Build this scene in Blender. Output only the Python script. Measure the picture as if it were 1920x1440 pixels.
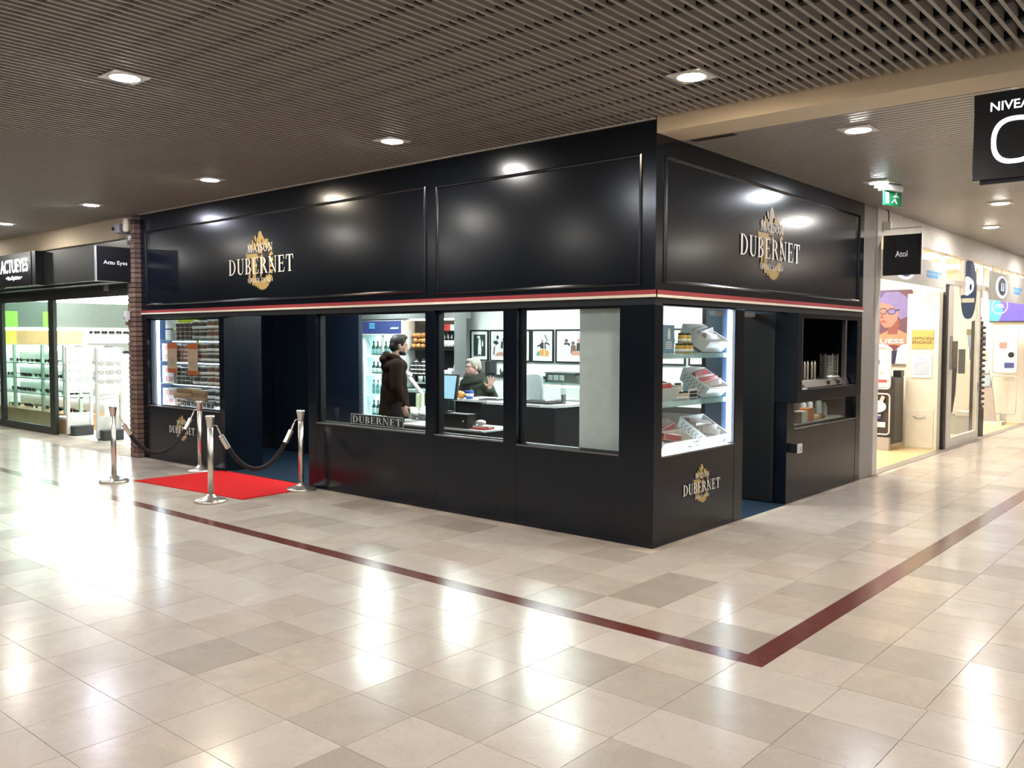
import bpy, bmesh, math, random
from mathutils import Vector, Matrix
random.seed(7)
R = math.radians
PI = math.pi
for o in list(bpy.data.objects):
    bpy.data.objects.remove(o)
SC = bpy.context.scene
COL = SC.collection

# ------------------------------------------------------------------ camera
FPX, YAW, PITCH, ROLL = 1657.78, 0.709755, 0.0497396, 0.00244
CAMPOS = Vector((3.7817, -6.1655, 1.7))
fw = Vector((-math.sin(YAW)*math.cos(PITCH), math.cos(YAW)*math.cos(PITCH), -math.sin(PITCH)))
rt = Vector((math.cos(YAW), math.sin(YAW), 0))
up = rt.cross(fw)
r2 = rt*math.cos(ROLL) + up*math.sin(ROLL)
u2 = -rt*math.sin(ROLL) + up*math.cos(ROLL)
cd = bpy.data.cameras.new('camera')
cam = bpy.data.objects.new('camera', cd)
COL.objects.link(cam)
cd.sensor_fit = 'HORIZONTAL'
cd.sensor_width = 36
cd.lens = 36*FPX/1920
cd.clip_start = 0.05
cd.clip_end = 200
cam.matrix_world = Matrix(((r2.x, u2.x, -fw.x, CAMPOS.x), (r2.y, u2.y, -fw.y, CAMPOS.y), (r2.z, u2.z, -fw.z, CAMPOS.z), (0, 0, 0, 1)))
SC.camera = cam

# ------------------------------------------------------------------ world, exposure
w = bpy.data.worlds.new('world')
SC.world = w
w.use_nodes = True
w.node_tree.nodes['Background'].inputs[0].default_value = (0.8, 0.85, 1, 1)
w.node_tree.nodes['Background'].inputs[1].default_value = 0.02
vs = SC.view_settings
vs.view_transform = 'Standard'
vs.look = 'None'
vs.exposure = 0.0
vs.gamma = 1.0
vs.use_curve_mapping = False
SC.cycles.max_bounces = 10
SC.cycles.diffuse_bounces = 5
SC.cycles.glossy_bounces = 4
SC.cycles.transparent_max_bounces = 24
SC.cycles.sample_clamp_indirect = 6.0
SC.cycles.use_denoising = True

LAMP = 400.0          # radiance of the hall downlights
SHOPGLOW = 26.0        # light panels in the neighbouring opticians
DELI = 55.0            # light panels in the delicatessen

# ------------------------------------------------------------------ materials
MATS = {}


def mat(name, col, rough=0.5, metal=0.0, emit=0.0, spec=0.5, var=0.06, scale=9.0, coat=0.0, ecol=None, bump=0.0, alpha=1.0):
    if name in MATS:
        return MATS[name]
    m = bpy.data.materials.new(name)
    m.use_nodes = True
    nt = m.node_tree
    b = nt.nodes['Principled BSDF']
    b.inputs['Roughness'].default_value = rough
    b.inputs['Metallic'].default_value = metal
    b.inputs['Specular IOR Level'].default_value = spec
    b.inputs['Coat Weight'].default_value = coat
    b.inputs['Coat Roughness'].default_value = 0.08
    if alpha < 1:
        b.inputs['Alpha'].default_value = alpha
    tc = nt.nodes.new('ShaderNodeTexCoord')
    n = nt.nodes.new('ShaderNodeTexNoise')
    n.inputs['Scale'].default_value = scale
    n.inputs['Detail'].default_value = 4
    nt.links.new(tc.outputs['Object'], n.inputs['Vector'])
    r = nt.nodes.new('ShaderNodeValToRGB')
    r.color_ramp.elements[0].position = 0.3
    r.color_ramp.elements[1].position = 0.7
    r.color_ramp.elements[0].color = tuple(max(0, c*(1-var)) for c in col) + (1,)
    r.color_ramp.elements[1].color = tuple(min(1, c*(1+var)) for c in col) + (1,)
    nt.links.new(n.outputs['Fac'], r.inputs['Fac'])
    nt.links.new(r.outputs['Color'], b.inputs['Base Color'])
    if bump:
        bp = nt.nodes.new('ShaderNodeBump')
        bp.inputs['Strength'].default_value = bump
        bp.inputs['Distance'].default_value = 0.004
        nt.links.new(n.outputs['Fac'], bp.inputs['Height'])
        nt.links.new(bp.outputs['Normal'], b.inputs['Normal'])
    if emit:
        b.inputs['Emission Color'].default_value = tuple(ecol or col) + (1,)
        b.inputs['Emission Strength'].default_value = emit
    MATS[name] = m
    return m


def glass(name, tint=(0.93, 0.96, 0.95), refl=1.0, ior=1.45):
    if name in MATS:
        return MATS[name]
    m = bpy.data.materials.new(name)
    m.use_nodes = True
    nt = m.node_tree
    nt.nodes.clear()
    out = nt.nodes.new('ShaderNodeOutputMaterial')
    mx = nt.nodes.new('ShaderNodeMixShader')
    tr = nt.nodes.new('ShaderNodeBsdfTransparent')
    gl = nt.nodes.new('ShaderNodeBsdfGlossy')
    fr = nt.nodes.new('ShaderNodeFresnel')
    # the Fresnel node inverts the index on the far face of the pane; undo that so both faces reflect alike
    ge = nt.nodes.new('ShaderNodeNewGeometry')
    mr = nt.nodes.new('ShaderNodeMapRange')
    mr.inputs['To Min'].default_value = ior
    mr.inputs['To Max'].default_value = 1.0/ior
    nt.links.new(ge.outputs['Backfacing'], mr.inputs['Value'])
    nt.links.new(mr.outputs[0], fr.inputs['IOR'])
    gl.inputs['Roughness'].default_value = 0.0
    gl.inputs['Color'].default_value = (refl, refl, refl, 1)
    tr.inputs['Color'].default_value = tint + (1,)
    nt.links.new(fr.outputs[0], mx.inputs[0])
    nt.links.new(tr.outputs[0], mx.inputs[1])
    nt.links.new(gl.outputs[0], mx.inputs[2])
    nt.links.new(mx.outputs[0], out.inputs[0])
    MATS[name] = m
    return m


def stone(name, col, vein, rough=0.16, scale=3.0):
    """polished limestone: cloudy tone, fine grain and thin darker veins"""
    m = bpy.data.materials.new(name)
    m.use_nodes = True
    nt = m.node_tree
    L = nt.links.new
    b = nt.nodes['Principled BSDF']
    tc = nt.nodes.new('ShaderNodeTexCoord')
    oi = nt.nodes.new('ShaderNodeObjectInfo')
    geo = nt.nodes.new('ShaderNodeNewGeometry')
    pos = geo.outputs['Position']
    n1 = nt.nodes.new('ShaderNodeTexNoise')
    n1.inputs['Scale'].default_value = scale
    n1.inputs['Detail'].default_value = 8
    n1.inputs['Roughness'].default_value = 0.65
    n1.inputs['Distortion'].default_value = 0.8
    L(pos, n1.inputs['Vector'])
    n2 = nt.nodes.new('ShaderNodeTexNoise')
    n2.inputs['Scale'].default_value = scale*1.7
    n2.inputs['Detail'].default_value = 6
    n2.inputs['Distortion'].default_value = 2.2
    L(pos, n2.inputs['Vector'])
    n3 = nt.nodes.new('ShaderNodeTexNoise')
    n3.inputs['Scale'].default_value = 90
    n3.inputs['Detail'].default_value = 3
    L(pos, n3.inputs['Vector'])
    r1 = nt.nodes.new('ShaderNodeValToRGB')
    e = r1.color_ramp.elements
    e[0].position, e[1].position = 0.32, 0.72
    e[0].color = tuple(c*0.9 for c in col) + (1,)
    e[1].color = tuple(min(1, c*1.07) for c in col) + (1,)
    L(n1.outputs['Fac'], r1.inputs['Fac'])
    r2_ = nt.nodes.new('ShaderNodeValToRGB')
    e = r2_.color_ramp.elements
    e[0].position, e[1].position = 0.485, 0.515
    e[0].color = (0, 0, 0, 1)
    e[1].color = (0, 0, 0, 1)
    k = r2_.color_ramp.elements.new(0.5)
    k.color = (0.35, 0.35, 0.35, 1)
    L(n2.outputs['Fac'], r2_.inputs['Fac'])
    mx = nt.nodes.new('ShaderNodeMix')
    mx.data_type = 'RGBA'
    L(r2_.outputs['Color'], mx.inputs['Factor'])
    L(r1.outputs['Color'], mx.inputs['A'])
    mx.inputs['B'].default_value = vein + (1,)
    m2 = nt.nodes.new('ShaderNodeMix')
    m2.data_type = 'RGBA'
    m2.blend_type = 'MULTIPLY'
    m2.inputs['Factor'].default_value = 0.25
    L(mx.outputs['Result'], m2.inputs['A'])
    L(n3.outputs['Color'], m2.inputs['B'])
    L(m2.outputs['Result'], b.inputs['Base Color'])
    rr = nt.nodes.new('ShaderNodeMapRange')
    rr.inputs['To Min'].default_value = rough*0.95
    rr.inputs['To Max'].default_value = rough*1.55
    L(n1.outputs['Fac'], rr.inputs['Value'])
    L(rr.outputs[0], b.inputs['Roughness'])
    b.inputs['Specular IOR Level'].default_value = 0.34
    bp = nt.nodes.new('ShaderNodeBump')
    bp.inputs['Strength'].default_value = 0.05
    bp.inputs['Distance'].default_value = 0.002
    L(n1.outputs['Fac'], bp.inputs['Height'])
    L(bp.outputs['Normal'], b.inputs['Normal'])
    MATS[name] = m
    return m


NAVY = mat('navy_paint', (0.0030, 0.0055, 0.0105), 0.195, spec=0.48, var=0.12, scale=3, bump=0.05)
NAVYM = mat('navy_matt', (0.006, 0.008, 0.012), 0.5, spec=0.4)
BLUEW = mat('deep_blue_laminate', (0.010, 0.017, 0.035), 0.3)
BLACK = mat('black_plastic', (0.008, 0.008, 0.009), 0.35)
DARK = mat('charcoal_metal', (0.03, 0.034, 0.034), 0.4)
CREAM = mat('cream_plaster', (0.60, 0.50, 0.365), 0.75, var=0.03)
SLATM = mat('grey_brown_slat', (0.47, 0.445, 0.415), 0.45, var=0.04)
PLANKM = mat('grey_ceiling_plank', (0.30, 0.285, 0.265), 0.36, var=0.04)
CARRIER = mat('black_carrier', (0.006, 0.006, 0.006), 0.8)
VOID = mat('black_void', (0.012, 0.011, 0.01), 0.95)
WHITE = mat('white_paint', (0.78, 0.79, 0.78), 0.45, var=0.02)
WHITEP = mat('white_plastic', (0.82, 0.82, 0.81), 0.3, var=0.02)
PAPER = mat('paper', (0.85, 0.85, 0.83), 0.7, var=0.02)
GREYP = mat('grey_paint', (0.30, 0.30, 0.30), 0.5)
GREYL = mat('light_grey_paint', (0.55, 0.54, 0.52), 0.5)
GREYD = mat('dark_grey_paint', (0.085, 0.10, 0.10), 0.5)
CHROME = mat('brushed_steel', (0.80, 0.76, 0.70), 0.3, metal=1.0, var=0.03)
STEEL = mat('satin_steel', (0.33, 0.33, 0.33), 0.32, metal=1.0)
REDP = mat('red_stripe', (0.36, 0.045, 0.055), 0.4)
CREAMP = mat('ivory_stripe', (0.85, 0.78, 0.66), 0.4)
GOLD = mat('gold_vinyl', (0.47, 0.33, 0.12), 0.45)
LETTER = mat('white_vinyl', (0.86, 0.84, 0.80), 0.45, var=0.01)
GLASS = glass('clear_glass', refl=0.75)
GLASSG = glass('green_glass', (0.80, 0.90, 0.86), refl=0.8)
SHELFG = mat('frosted_shelf_glass', (0.45, 0.60, 0.60), 0.15, alpha=0.55)
LED = mat('led_white', (0.8, 0.9, 1.0), 0.5, emit=26.0, ecol=(0.78, 0.9, 1.0))
CARPET = mat('red_carpet', (0.50, 0.016, 0.018), 0.95, spec=0.1, var=0.12, scale=160, bump=0.5)
BLUEMAT = mat('blue_carpet', (0.010, 0.023, 0.042), 0.95, spec=0.1, var=0.15, scale=120, bump=0.4)
VELVET = mat('black_velvet', (0.012, 0.008, 0.009), 0.9)
SKIN = mat('skin', (0.55, 0.33, 0.25), 0.5)
HAIRD = mat('dark_hair', (0.012, 0.009, 0.007), 0.6, var=0.3, scale=60, bump=0.6)
HAIRG = mat('grey_hair', (0.30, 0.27, 0.235), 0.6, var=0.25, scale=60, bump=0.6)
COATB = mat('brown_coat', (0.017, 0.0085, 0.0045), 0.9, spec=0.12, var=0.2, scale=14, bump=0.3)
COATG = mat('green_grey_coat', (0.033, 0.038, 0.030), 0.85, spec=0.15, var=0.2, scale=14, bump=0.3)
SCARF = mat('scarf', (0.026, 0.029, 0.022), 0.9, spec=0.15, var=0.3, scale=30, bump=0.5)
TROUS = mat('dark_trousers', (0.015, 0.015, 0.018), 0.8)
WOOD = mat('light_wood', (0.50, 0.30, 0.14), 0.5, var=0.15, scale=5)
BRASS = mat('honey', (0.60, 0.33, 0.06), 0.3)

# ------------------------------------------------------------------ geometry helpers
LOC = {}


class MB:
    """collects shapes; build() links them as ONE mesh object"""

    def __init__(s):
        s.v, s.f, s.m, s.sm = [], [], [], []

    def add(s, verts, faces, mi=0, smooth=False):
        o = len(s.v)
        s.v += [tuple(v) for v in verts]
        s.f += [tuple(i+o for i in f) for f in faces]
        s.m += [mi]*len(faces)
        s.sm += [smooth]*len(faces)
        return s

    def box(s, x0, x1, y0, y1, z0, z1, mi=0):
        v = [(x, y, z) for z in (z0, z1) for y in (y0, y1) for x in (x0, x1)]
        return s.add(v, [(0, 2, 3, 1), (4, 5, 7, 6), (0, 1, 5, 4), (2, 6, 7, 3), (0, 4, 6, 2), (1, 3, 7, 5)], mi)

    def obox(s, c, size, rot=(0, 0, 0), mi=0):
        from mathutils import Euler
        M = Euler(rot).to_matrix()
        h = Vector(size)/2
        v = [Vector(c) + M @ Vector((sx*h.x, sy*h.y, sz*h.z)) for sz in (-1, 1) for sy in (-1, 1) for sx in (-1, 1)]
        return s.add(v, [(0, 2, 3, 1), (4, 5, 7, 6), (0, 1, 5, 4), (2, 6, 7, 3), (0, 4, 6, 2), (1, 3, 7, 5)], mi)

    def tube(s, pts, r, seg=10, mi=0, cap=True):
        pts = [Vector(p) for p in pts]
        n = len(pts)
        rs = r if isinstance(r, (list, tuple)) else [r]*n
        rings, prev = [], None
        for i, p in enumerate(pts):
            d = (pts[min(i+1, n-1)] - pts[max(i-1, 0)]).normalized()
            if prev is None:
                a = d.orthogonal().normalized()
            else:
                a = (prev - d*prev.dot(d))
                a = a.normalized() if a.length > 1e-6 else d.orthogonal().normalized()
            prev = a
            b = d.cross(a)
            rings.append([p + (a*math.cos(2*PI*k/seg) + b*math.sin(2*PI*k/seg))*rs[i] for k in range(seg)])
        v = [q for ring in rings for q in ring]
        f = [(i*seg+k, i*seg+(k+1) % seg, (i+1)*seg+(k+1) % seg, (i+1)*seg+k) for i in range(n-1) for k in range(seg)]
        s.add(v, f, mi, True)
        if cap:
            s.add(rings[0], [tuple(reversed(range(seg)))], mi)
            s.add(rings[-1], [tuple(range(seg))], mi)
        return s

    def lathe(s, c, prof, seg=20, mi=0, axis='z'):
        """prof: (radius, height) pairs from bottom to top"""
        c = Vector(c)
        v = []
        for r, z in prof:
            for k in range(seg):
                a = 2*PI*k/seg
                p = Vector((r*math.cos(a), r*math.sin(a), z))
                if axis == 'y':
                    p = Vector((p.x, p.z, p.y))
                elif axis == 'x':
                    p = Vector((p.z, p.x, p.y))
                v.append(c + p)
        n = len(prof)
        f = [(i*seg+k, i*seg+(k+1) % seg, (i+1)*seg+(k+1) % seg, (i+1)*seg+k) for i in range(n-1) for k in range(seg)]
        f.append(tuple(reversed(range(seg))))
        f.append(tuple(range((n-1)*seg, n*seg)))
        return s.add(v, f, mi, n > 2 or seg > 8)

    def ell(s, c, r, seg=14, rings=9, mi=0, rot=None):
        c = Vector(c)
        r = Vector((r, r, r)) if isinstance(r, (int, float)) else Vector(r)
        v = []
        for i in range(rings+1):
            t = PI*i/rings
            for k in range(seg):
                a = 2*PI*k/seg
                p = Vector((r.x*math.sin(t)*math.cos(a), r.y*math.sin(t)*math.sin(a), -r.z*math.cos(t)))
                if rot is not None:
                    p = rot @ p
                v.append(c + p)
        f = [(i*seg+k, i*seg+(k+1) % seg, (i+1)*seg+(k+1) % seg, (i+1)*seg+k) for i in range(rings) for k in range(seg)]
        return s.add(v, f, mi, True)

    def prism(s, pts, d, mi=0):
        """closed outline (3-D points) extruded by vector d"""
        n = len(pts)
        d = Vector(d)
        a = [Vector(p) for p in pts]
        b = [p + d for p in a]
        f = [tuple(range(n)), tuple(reversed(range(n, 2*n)))]
        f += [(i, i+n, (i+1) % n + n, (i+1) % n) for i in range(n)]
        return s.add(a + b, f, mi)

    def flat(s, pts, mi=0):
        return s.add(pts, [tuple(range(len(pts)))], mi)

    def mesh(s, name, mats, off=(0, 0, 0), bevel=0.0, merge=False):
        me = bpy.data.meshes.new(name)
        ox, oy, oz = off
        me.from_pydata([(x-ox, y-oy, z-oz) for x, y, z in s.v], [], s.f)
        for m in (mats if isinstance(mats, (list, tuple)) else [mats]):
            me.materials.append(m)
        me.polygons.foreach_set('material_index', s.m)
        me.polygons.foreach_set('use_smooth', s.sm)
        bm = bmesh.new()
        bm.from_mesh(me)
        if merge or bevel:
            bmesh.ops.remove_doubles(bm, verts=bm.verts, dist=1e-5)
        if bevel:
            es = [e for e in bm.edges if len(e.link_faces) == 2 and e.calc_face_angle(0) > 0.6]
            bmesh.ops.bevel(bm, geom=es, offset=bevel, segments=2, affect='EDGES', profile=0.5, clamp_overlap=True)
        bmesh.ops.recalc_face_normals(bm, faces=bm.faces)
        bm.to_mesh(me)
        bm.free()
        me.update()
        return me

    def build(s, name, mats, parent=None, loc=None, bevel=0.0, label=None, merge=False):
        if parent is not None:
            off = LOC[parent.name]
            o = bpy.data.objects.new(name, s.mesh(name, mats, off, bevel, merge))
            o.parent = parent
            LOC[o.name] = off
        else:
            if loc is None:
                xs, ys, zs = zip(*s.v)
                loc = ((min(xs)+max(xs))/2, (min(ys)+max(ys))/2, min(zs))
            o = bpy.data.objects.new(name, s.mesh(name, mats, loc, bevel, merge))
            o.location = loc
            LOC[o.name] = tuple(loc)
        COL.objects.link(o)
        if label:
            o['label'] = label
        return o


def thing(name, label, cat, loc=(0, 0, 0), group=None):
    o = bpy.data.objects.new(name, None)
    o.empty_display_size = 0.05
    COL.objects.link(o)
    o.location = loc
    LOC[o.name] = tuple(loc)
    return tag(o, label, cat, group)


def tag(o, label, cat, group=None):
    o['label'] = label
    o['category'] = cat
    if group:
        o['group'] = group
    return o


def struct(o, label=None):
    o['kind'] = 'structure'
    if label:
        o['label'] = label
    return o


def root(name, loc=(0, 0, 0), label=None):
    o = bpy.data.objects.new(name, None)
    o.empty_display_size = 0.05
    COL.objects.link(o)
    o.location = loc
    LOC[o.name] = tuple(loc)
    return struct(o, label)


def dup(src, loc, rotz=None, label=None):
    c = src.copy()
    COL.objects.link(c)
    c.location = loc
    if rotz is not None:
        c.rotation_euler = (0, 0, rotz)
    if label:
        c['label'] = label
    for ch in src.children:
        d = ch.copy()
        COL.objects.link(d)
        d.parent = c
        for g in ch.children:
            h = g.copy()
            COL.objects.link(h)
            h.parent = d
    return c


def put(me, name, parent, loc=(0, 0, 0), rot=(0, 0, 0)):
    """a part that shares mesh data"""
    o = bpy.data.objects.new(name, me)
    COL.objects.link(o)
    o.parent = parent
    p = LOC[parent.name]
    o.location = (loc[0]-p[0], loc[1]-p[1], loc[2]-p[2])
    o.rotation_euler = rot
    return o


# text in the built-in sans face -> outlines as a mesh, once per string
def text_verts(s, bold=0.0):
    cu = bpy.data.curves.new('t', 'FONT')
    cu.body = s
    cu.size = 1.0
    cu.offset = bold
    cu.resolution_u = 3
    o = bpy.data.objects.new('t', cu)
    COL.objects.link(o)
    dg = bpy.context.evaluated_depsgraph_get()
    dg.update()
    me = o.evaluated_get(dg).to_mesh()
    v = [tuple(p.co) for p in me.vertices]
    f = [tuple(p.vertices) for p in me.polygons]
    o.evaluated_get(dg).to_mesh_clear()
    bpy.data.objects.remove(o)
    bpy.data.curves.remove(cu)
    return v, f


def text(mb, s, org, ux, uz, width, height, mi=0, bold=0.0, lift=(0, 0, 0), mirror=False):
    """fit string s into width x height, lower left at org, along ux and uz"""
    v, f = text_verts(s, min(bold, 0.012))
    x0, x1 = min(p[0] for p in v), max(p[0] for p in v)
    y0, y1 = min(p[1] for p in v), max(p[1] for p in v)
    org, ux, uz, lift = Vector(org), Vector(ux), Vector(uz), Vector(lift)
    sx, sy = width/(x1-x0), height/(y1-y0)
    mb.add([org + lift + ux*((p[0]-x0)*sx) + uz*((p[1]-y0)*sy) for p in v], f, mi)


# serif capitals, drawn as filled outlines in a unit-high box
def band(cx, cy, rx, ry, cx2, cy2, qx, qy, a0, a1, n=12):
    out = []
    for i in range(n):
        t0, t1 = R(a0+(a1-a0)*i/n), R(a0+(a1-a0)*(i+1)/n)
        out.append([(cx+rx*math.cos(t0), cy+ry*math.sin(t0)), (cx+rx*math.cos(t1), cy+ry*math.sin(t1)),
                    (cx2+qx*math.cos(t1), cy2+qy*math.sin(t1)), (cx2+qx*math.cos(t0), cy2+qy*math.sin(t0))])
    return out


def rc(x0, y0, x1, y1):
    return [(x0, y0), (x1, y0), (x1, y1), (x0, y1)]


def ribbon(pts, ws):
    out = []
    n = len(pts)
    side = []
    for i in range(n):
        a, b = pts[max(i-1, 0)], pts[min(i+1, n-1)]
        dx, dy = b[0]-a[0], b[1]-a[1]
        l = math.hypot(dx, dy) or 1
        h = ws[i]/2
        side.append(((pts[i][0]-dy/l*h, pts[i][1]+dx/l*h), (pts[i][0]+dy/l*h, pts[i][1]-dx/l*h)))
    for i in range(n-1):
        out.append([side[i][0], side[i+1][0], side[i+1][1], side[i][1]])
    return out


def stem(x, y0=0, y1=1, w=0.15, s=0.07):
    return [rc(x, y0, x+w, y1), rc(x-s, y0, x+w+s, y0+0.04), rc(x-s, y1-0.04, x+w+s, y1)]


S_PTS = [(0.5, 0.86), (0.4, 0.95), (0.27, 0.97), (0.14, 0.9), (0.1, 0.78), (0.16, 0.65), (0.3, 0.55), (0.44, 0.43), (0.5, 0.27), (0.44, 0.1), (0.3, 0.03), (0.16, 0.05), (0.05, 0.16)]
E_ = stem(0.1) + [rc(0.2, 0.95, 0.58, 1), rc(0.2, 0, 0.6, 0.05), rc(0.2, 0.49, 0.48, 0.54), [(0.53, 0.95), (0.58, 0.95), (0.6, 0.76), (0.57, 0.76)], [(0.55, 0.05), (0.6, 0.05), (0.64, 0.26), (0.61, 0.26)], rc(0.455, 0.4, 0.49, 0.63)]
GLYPH = {
    'D': (0.80, stem(0.1) + band(0.25, 0.5, 0.5, 0.5, 0.25, 0.5, 0.34, 0.45, -90, 90)),
    'U': (0.76, [rc(0.1, 0.3, 0.25, 1), rc(0.02, 0.96, 0.33, 1), rc(0.6, 0.3, 0.655, 1), rc(0.52, 0.96, 0.73, 1)] + band(0.3775, 0.3, 0.2775, 0.31, 0.425, 0.3, 0.175, 0.24, 180, 360)),
    'B': (0.66, stem(0.1) + band(0.25, 0.74, 0.29, 0.26, 0.25, 0.74, 0.15, 0.215, -90, 90) + band(0.25, 0.265, 0.36, 0.265, 0.25, 0.265, 0.2, 0.215, -90, 90)),
    'E': (0.68, E_),
    'É': (0.68, E_ + [[(0.3, 1.08), (0.36, 1.08), (0.5, 1.26), (0.4, 1.26)]]),
    'R': (0.76, stem(0.1) + band(0.25, 0.73, 0.34, 0.27, 0.25, 0.73, 0.19, 0.22, -90, 90) + [[(0.33, 0.5), (0.48, 0.5), (0.72, 0.04), (0.78, 0.0), (0.6, 0.0)]]),
    'N': (0.84, [rc(0.12, 0, 0.17, 1), rc(0.03, 0, 0.27, 0.04), rc(0.66, 0, 0.71, 1), rc(0.57, 0.96, 0.81, 1), [(0.04, 1), (0.24, 1), (0.71, 0), (0.66, -0.03)]]),
    'T': (0.72, [rc(0.28, 0, 0.43, 1), rc(0.19, 0, 0.52, 0.04), rc(0.04, 0.95, 0.67, 1), [(0.02, 0.72), (0.055, 0.72), (0.11, 0.95), (0.04, 1)], [(0.69, 0.72), (0.655, 0.72), (0.6, 0.95), (0.67, 1)]]),
    'M': (0.98, [rc(0.12, 0, 0.17, 1), rc(0.03, 0, 0.27, 0.04), rc(0.73, 0, 0.88, 1), rc(0.66, 0, 0.95, 0.04), rc(0.73, 0.96, 0.95, 1), [(0.05, 1), (0.24, 1), (0.52, 0.08), (0.44, 0.0)], [(0.44, 0.0), (0.5, 0.0), (0.79, 1), (0.72, 1)]]),
    'A': (0.80, [[(0.36, 1), (0.43, 1), (0.75, 0), (0.59, 0)], [(0.36, 1), (0.41, 0.9), (0.15, 0), (0.1, 0)], rc(0.22, 0.3, 0.58, 0.35), rc(0.02, 0, 0.25, 0.04), rc(0.52, 0, 0.8, 0.04)]),
    'I': (0.36, stem(0.1)),
    'S': (0.58, ribbon(S_PTS, [0.05, 0.05, 0.06, 0.11, 0.13, 0.14, 0.14, 0.14, 0.14, 0.12, 0.07, 0.05, 0.05]) + [rc(0.47, 0.78, 0.51, 1.0), rc(0.04, 0.0, 0.08, 0.24)]),
    'O': (0.84, band(0.41, 0.5, 0.37, 0.52, 0.41, 0.5, 0.22, 0.47, 0, 360, 26)),
    'F': (0.62, stem(0.1) + [rc(0.2, 0.95, 0.55, 1), rc(0.2, 0.49, 0.46, 0.54), [(0.5, 0.95), (0.55, 0.95), (0.58, 0.74), (0.55, 0.74)], rc(0.43, 0.4, 0.47, 0.63)]),
    '1': (0.36, [rc(0.12, 0, 0.24, 1), rc(0.04, 0, 0.32, 0.04), [(0.03, 0.86), (0.12, 0.9), (0.2, 1.0), (0.12, 1.0)]]),
    '8': (0.58, band(0.28, 0.75, 0.2, 0.25, 0.28, 0.75, 0.1, 0.2, 0, 360, 18) + band(0.28, 0.26, 0.25, 0.27, 0.28, 0.26, 0.13, 0.21, 0, 360, 18)),
    '6': (0.58, band(0.28, 0.3, 0.25, 0.31, 0.28, 0.3, 0.12, 0.25, 0, 360, 18) + ribbon([(0.09, 0.35), (0.12, 0.6), (0.22, 0.82), (0.42, 0.98)], [0.12, 0.12, 0.1, 0.05])),
    '4': (0.6, [rc(0.34, 0, 0.46, 1), rc(0.02, 0.26, 0.55, 0.33), [(0.02, 0.33), (0.08, 0.33), (0.4, 0.95), (0.36, 1)]]),
    ' ': (0.35, []),
}


def serif(mb, s, org, ux, uz, width, height, mi=0, track=0.06):
    org, ux, uz = Vector(org), Vector(ux), Vector(uz)
    tot = sum(GLYPH[c][0] + track for c in s) - track
    k = width/tot
    x = 0.0
    nn = ux.cross(uz)                                 # each stroke a hair prouder than the last, so none coincide
    i = 0
    for c in s:
        wd, polys = GLYPH[c]
        for p in polys:
            i += 1
            mb.flat([org + nn*(0.00008*(i % 12)) + ux*((x+a)*k) + uz*(b*height) for a, b in p], mi)
        x += wd + track


def solid_from(mb_fn, voxel, name, smooth=4):
    """fuse overlapping lumps into one continuous skin (voxel remesh)"""
    me = mb_fn.mesh(name+'_raw', [])
    o = bpy.data.objects.new(name+'_raw', me)
    COL.objects.link(o)
    md = o.modifiers.new('r', 'REMESH')
    md.mode = 'VOXEL'
    md.voxel_size = voxel
    md.use_smooth_shade = True
    if smooth:
        sm = o.modifiers.new('s', 'SMOOTH')
        sm.iterations = smooth
        sm.factor = 0.5
    dg = bpy.context.evaluated_depsgraph_get()
    dg.update()
    out = bpy.data.meshes.new_from_object(o.evaluated_get(dg))
    out.name = name
    bpy.data.objects.remove(o)
    bpy.data.meshes.remove(me)
    return out

# ================================================================== FLOOR
XW, XE, YS, YN = -19.0, 9.0, -11.0, 19.0     # hall limits


def seen(x, y, z=0.0, mg=1.1):
    d = Vector((x, y, z)) - CAMPOS
    t = d.dot(fw)
    if t < 0.3:
        return None
    u, v = d.dot(r2)/t*FPX/960, d.dot(u2)/t*FPX/720
    return t if abs(u) < mg and abs(v) < mg else None


TONES = [((0.60, 0.53, 0.465), 0.15), ((0.57, 0.50, 0.435), 0.17), ((0.63, 0.565, 0.50), 0.14), ((0.51, 0.445, 0.385), 0.17),
         ((0.44, 0.38, 0.325), 0.2), ((0.58, 0.50, 0.425), 0.15)]
STONES = [stone('limestone_%s' % 'abcdef'[i], c, tuple(q*0.8 for q in c), r, 2.0+0.4*i) for i, (c, r) in enumerate(TONES)]
REDST = stone('red_marble', (0.145, 0.040, 0.030), (0.24, 0.09, 0.07), 0.15, 14)
GROUT = mat('grout', (0.36, 0.305, 0.255), 0.7, var=0.45, scale=1.6)

floor = MB().box(XW-6, XE, YS, YN, -0.15, -0.0035).build('floor', GROUT, loc=(0, 0, 0))
struct(floor, 'pale polished limestone mall floor with a red marble border line')


def tile_mesh(mb, x0, x1, y0, y1, mi=0, g=0.0008, b=0.0010, t=0.0035, dz=0.0):
    x0, x1, y0, y1 = x0+g, x1-g, y0+g, y1-g
    v = [(x0, y0, -t), (x1, y0, -t), (x1, y1, -t), (x0, y1, -t), (x0+b, y0+b, dz), (x1-b, y0+b, dz), (x1-b, y1-b, dz), (x0+b, y1-b, dz)]
    mb.add(v, [(4, 5, 6, 7), (0, 1, 5, 4), (1, 2, 6, 5), (2, 3, 7, 6), (3, 0, 4, 7)], mi)


tiles = []
G = 0.40


def cut(x0, x1, y0, y1):
    """drop what lies under the shops"""
    cx, cy = (x0+x1)/2, (y0+y1)/2
    if cx < 0 and cy > 0.0 and cx > -8.9:
        return
    if cx <= -8.9 and cy > 0.42:
        return
    if cx < 0 and cy > 5.3:
        return
    if cx < 0 and cy > 0.0:
        return
    tiles.append((x0, x1, y0, y1))


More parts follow.
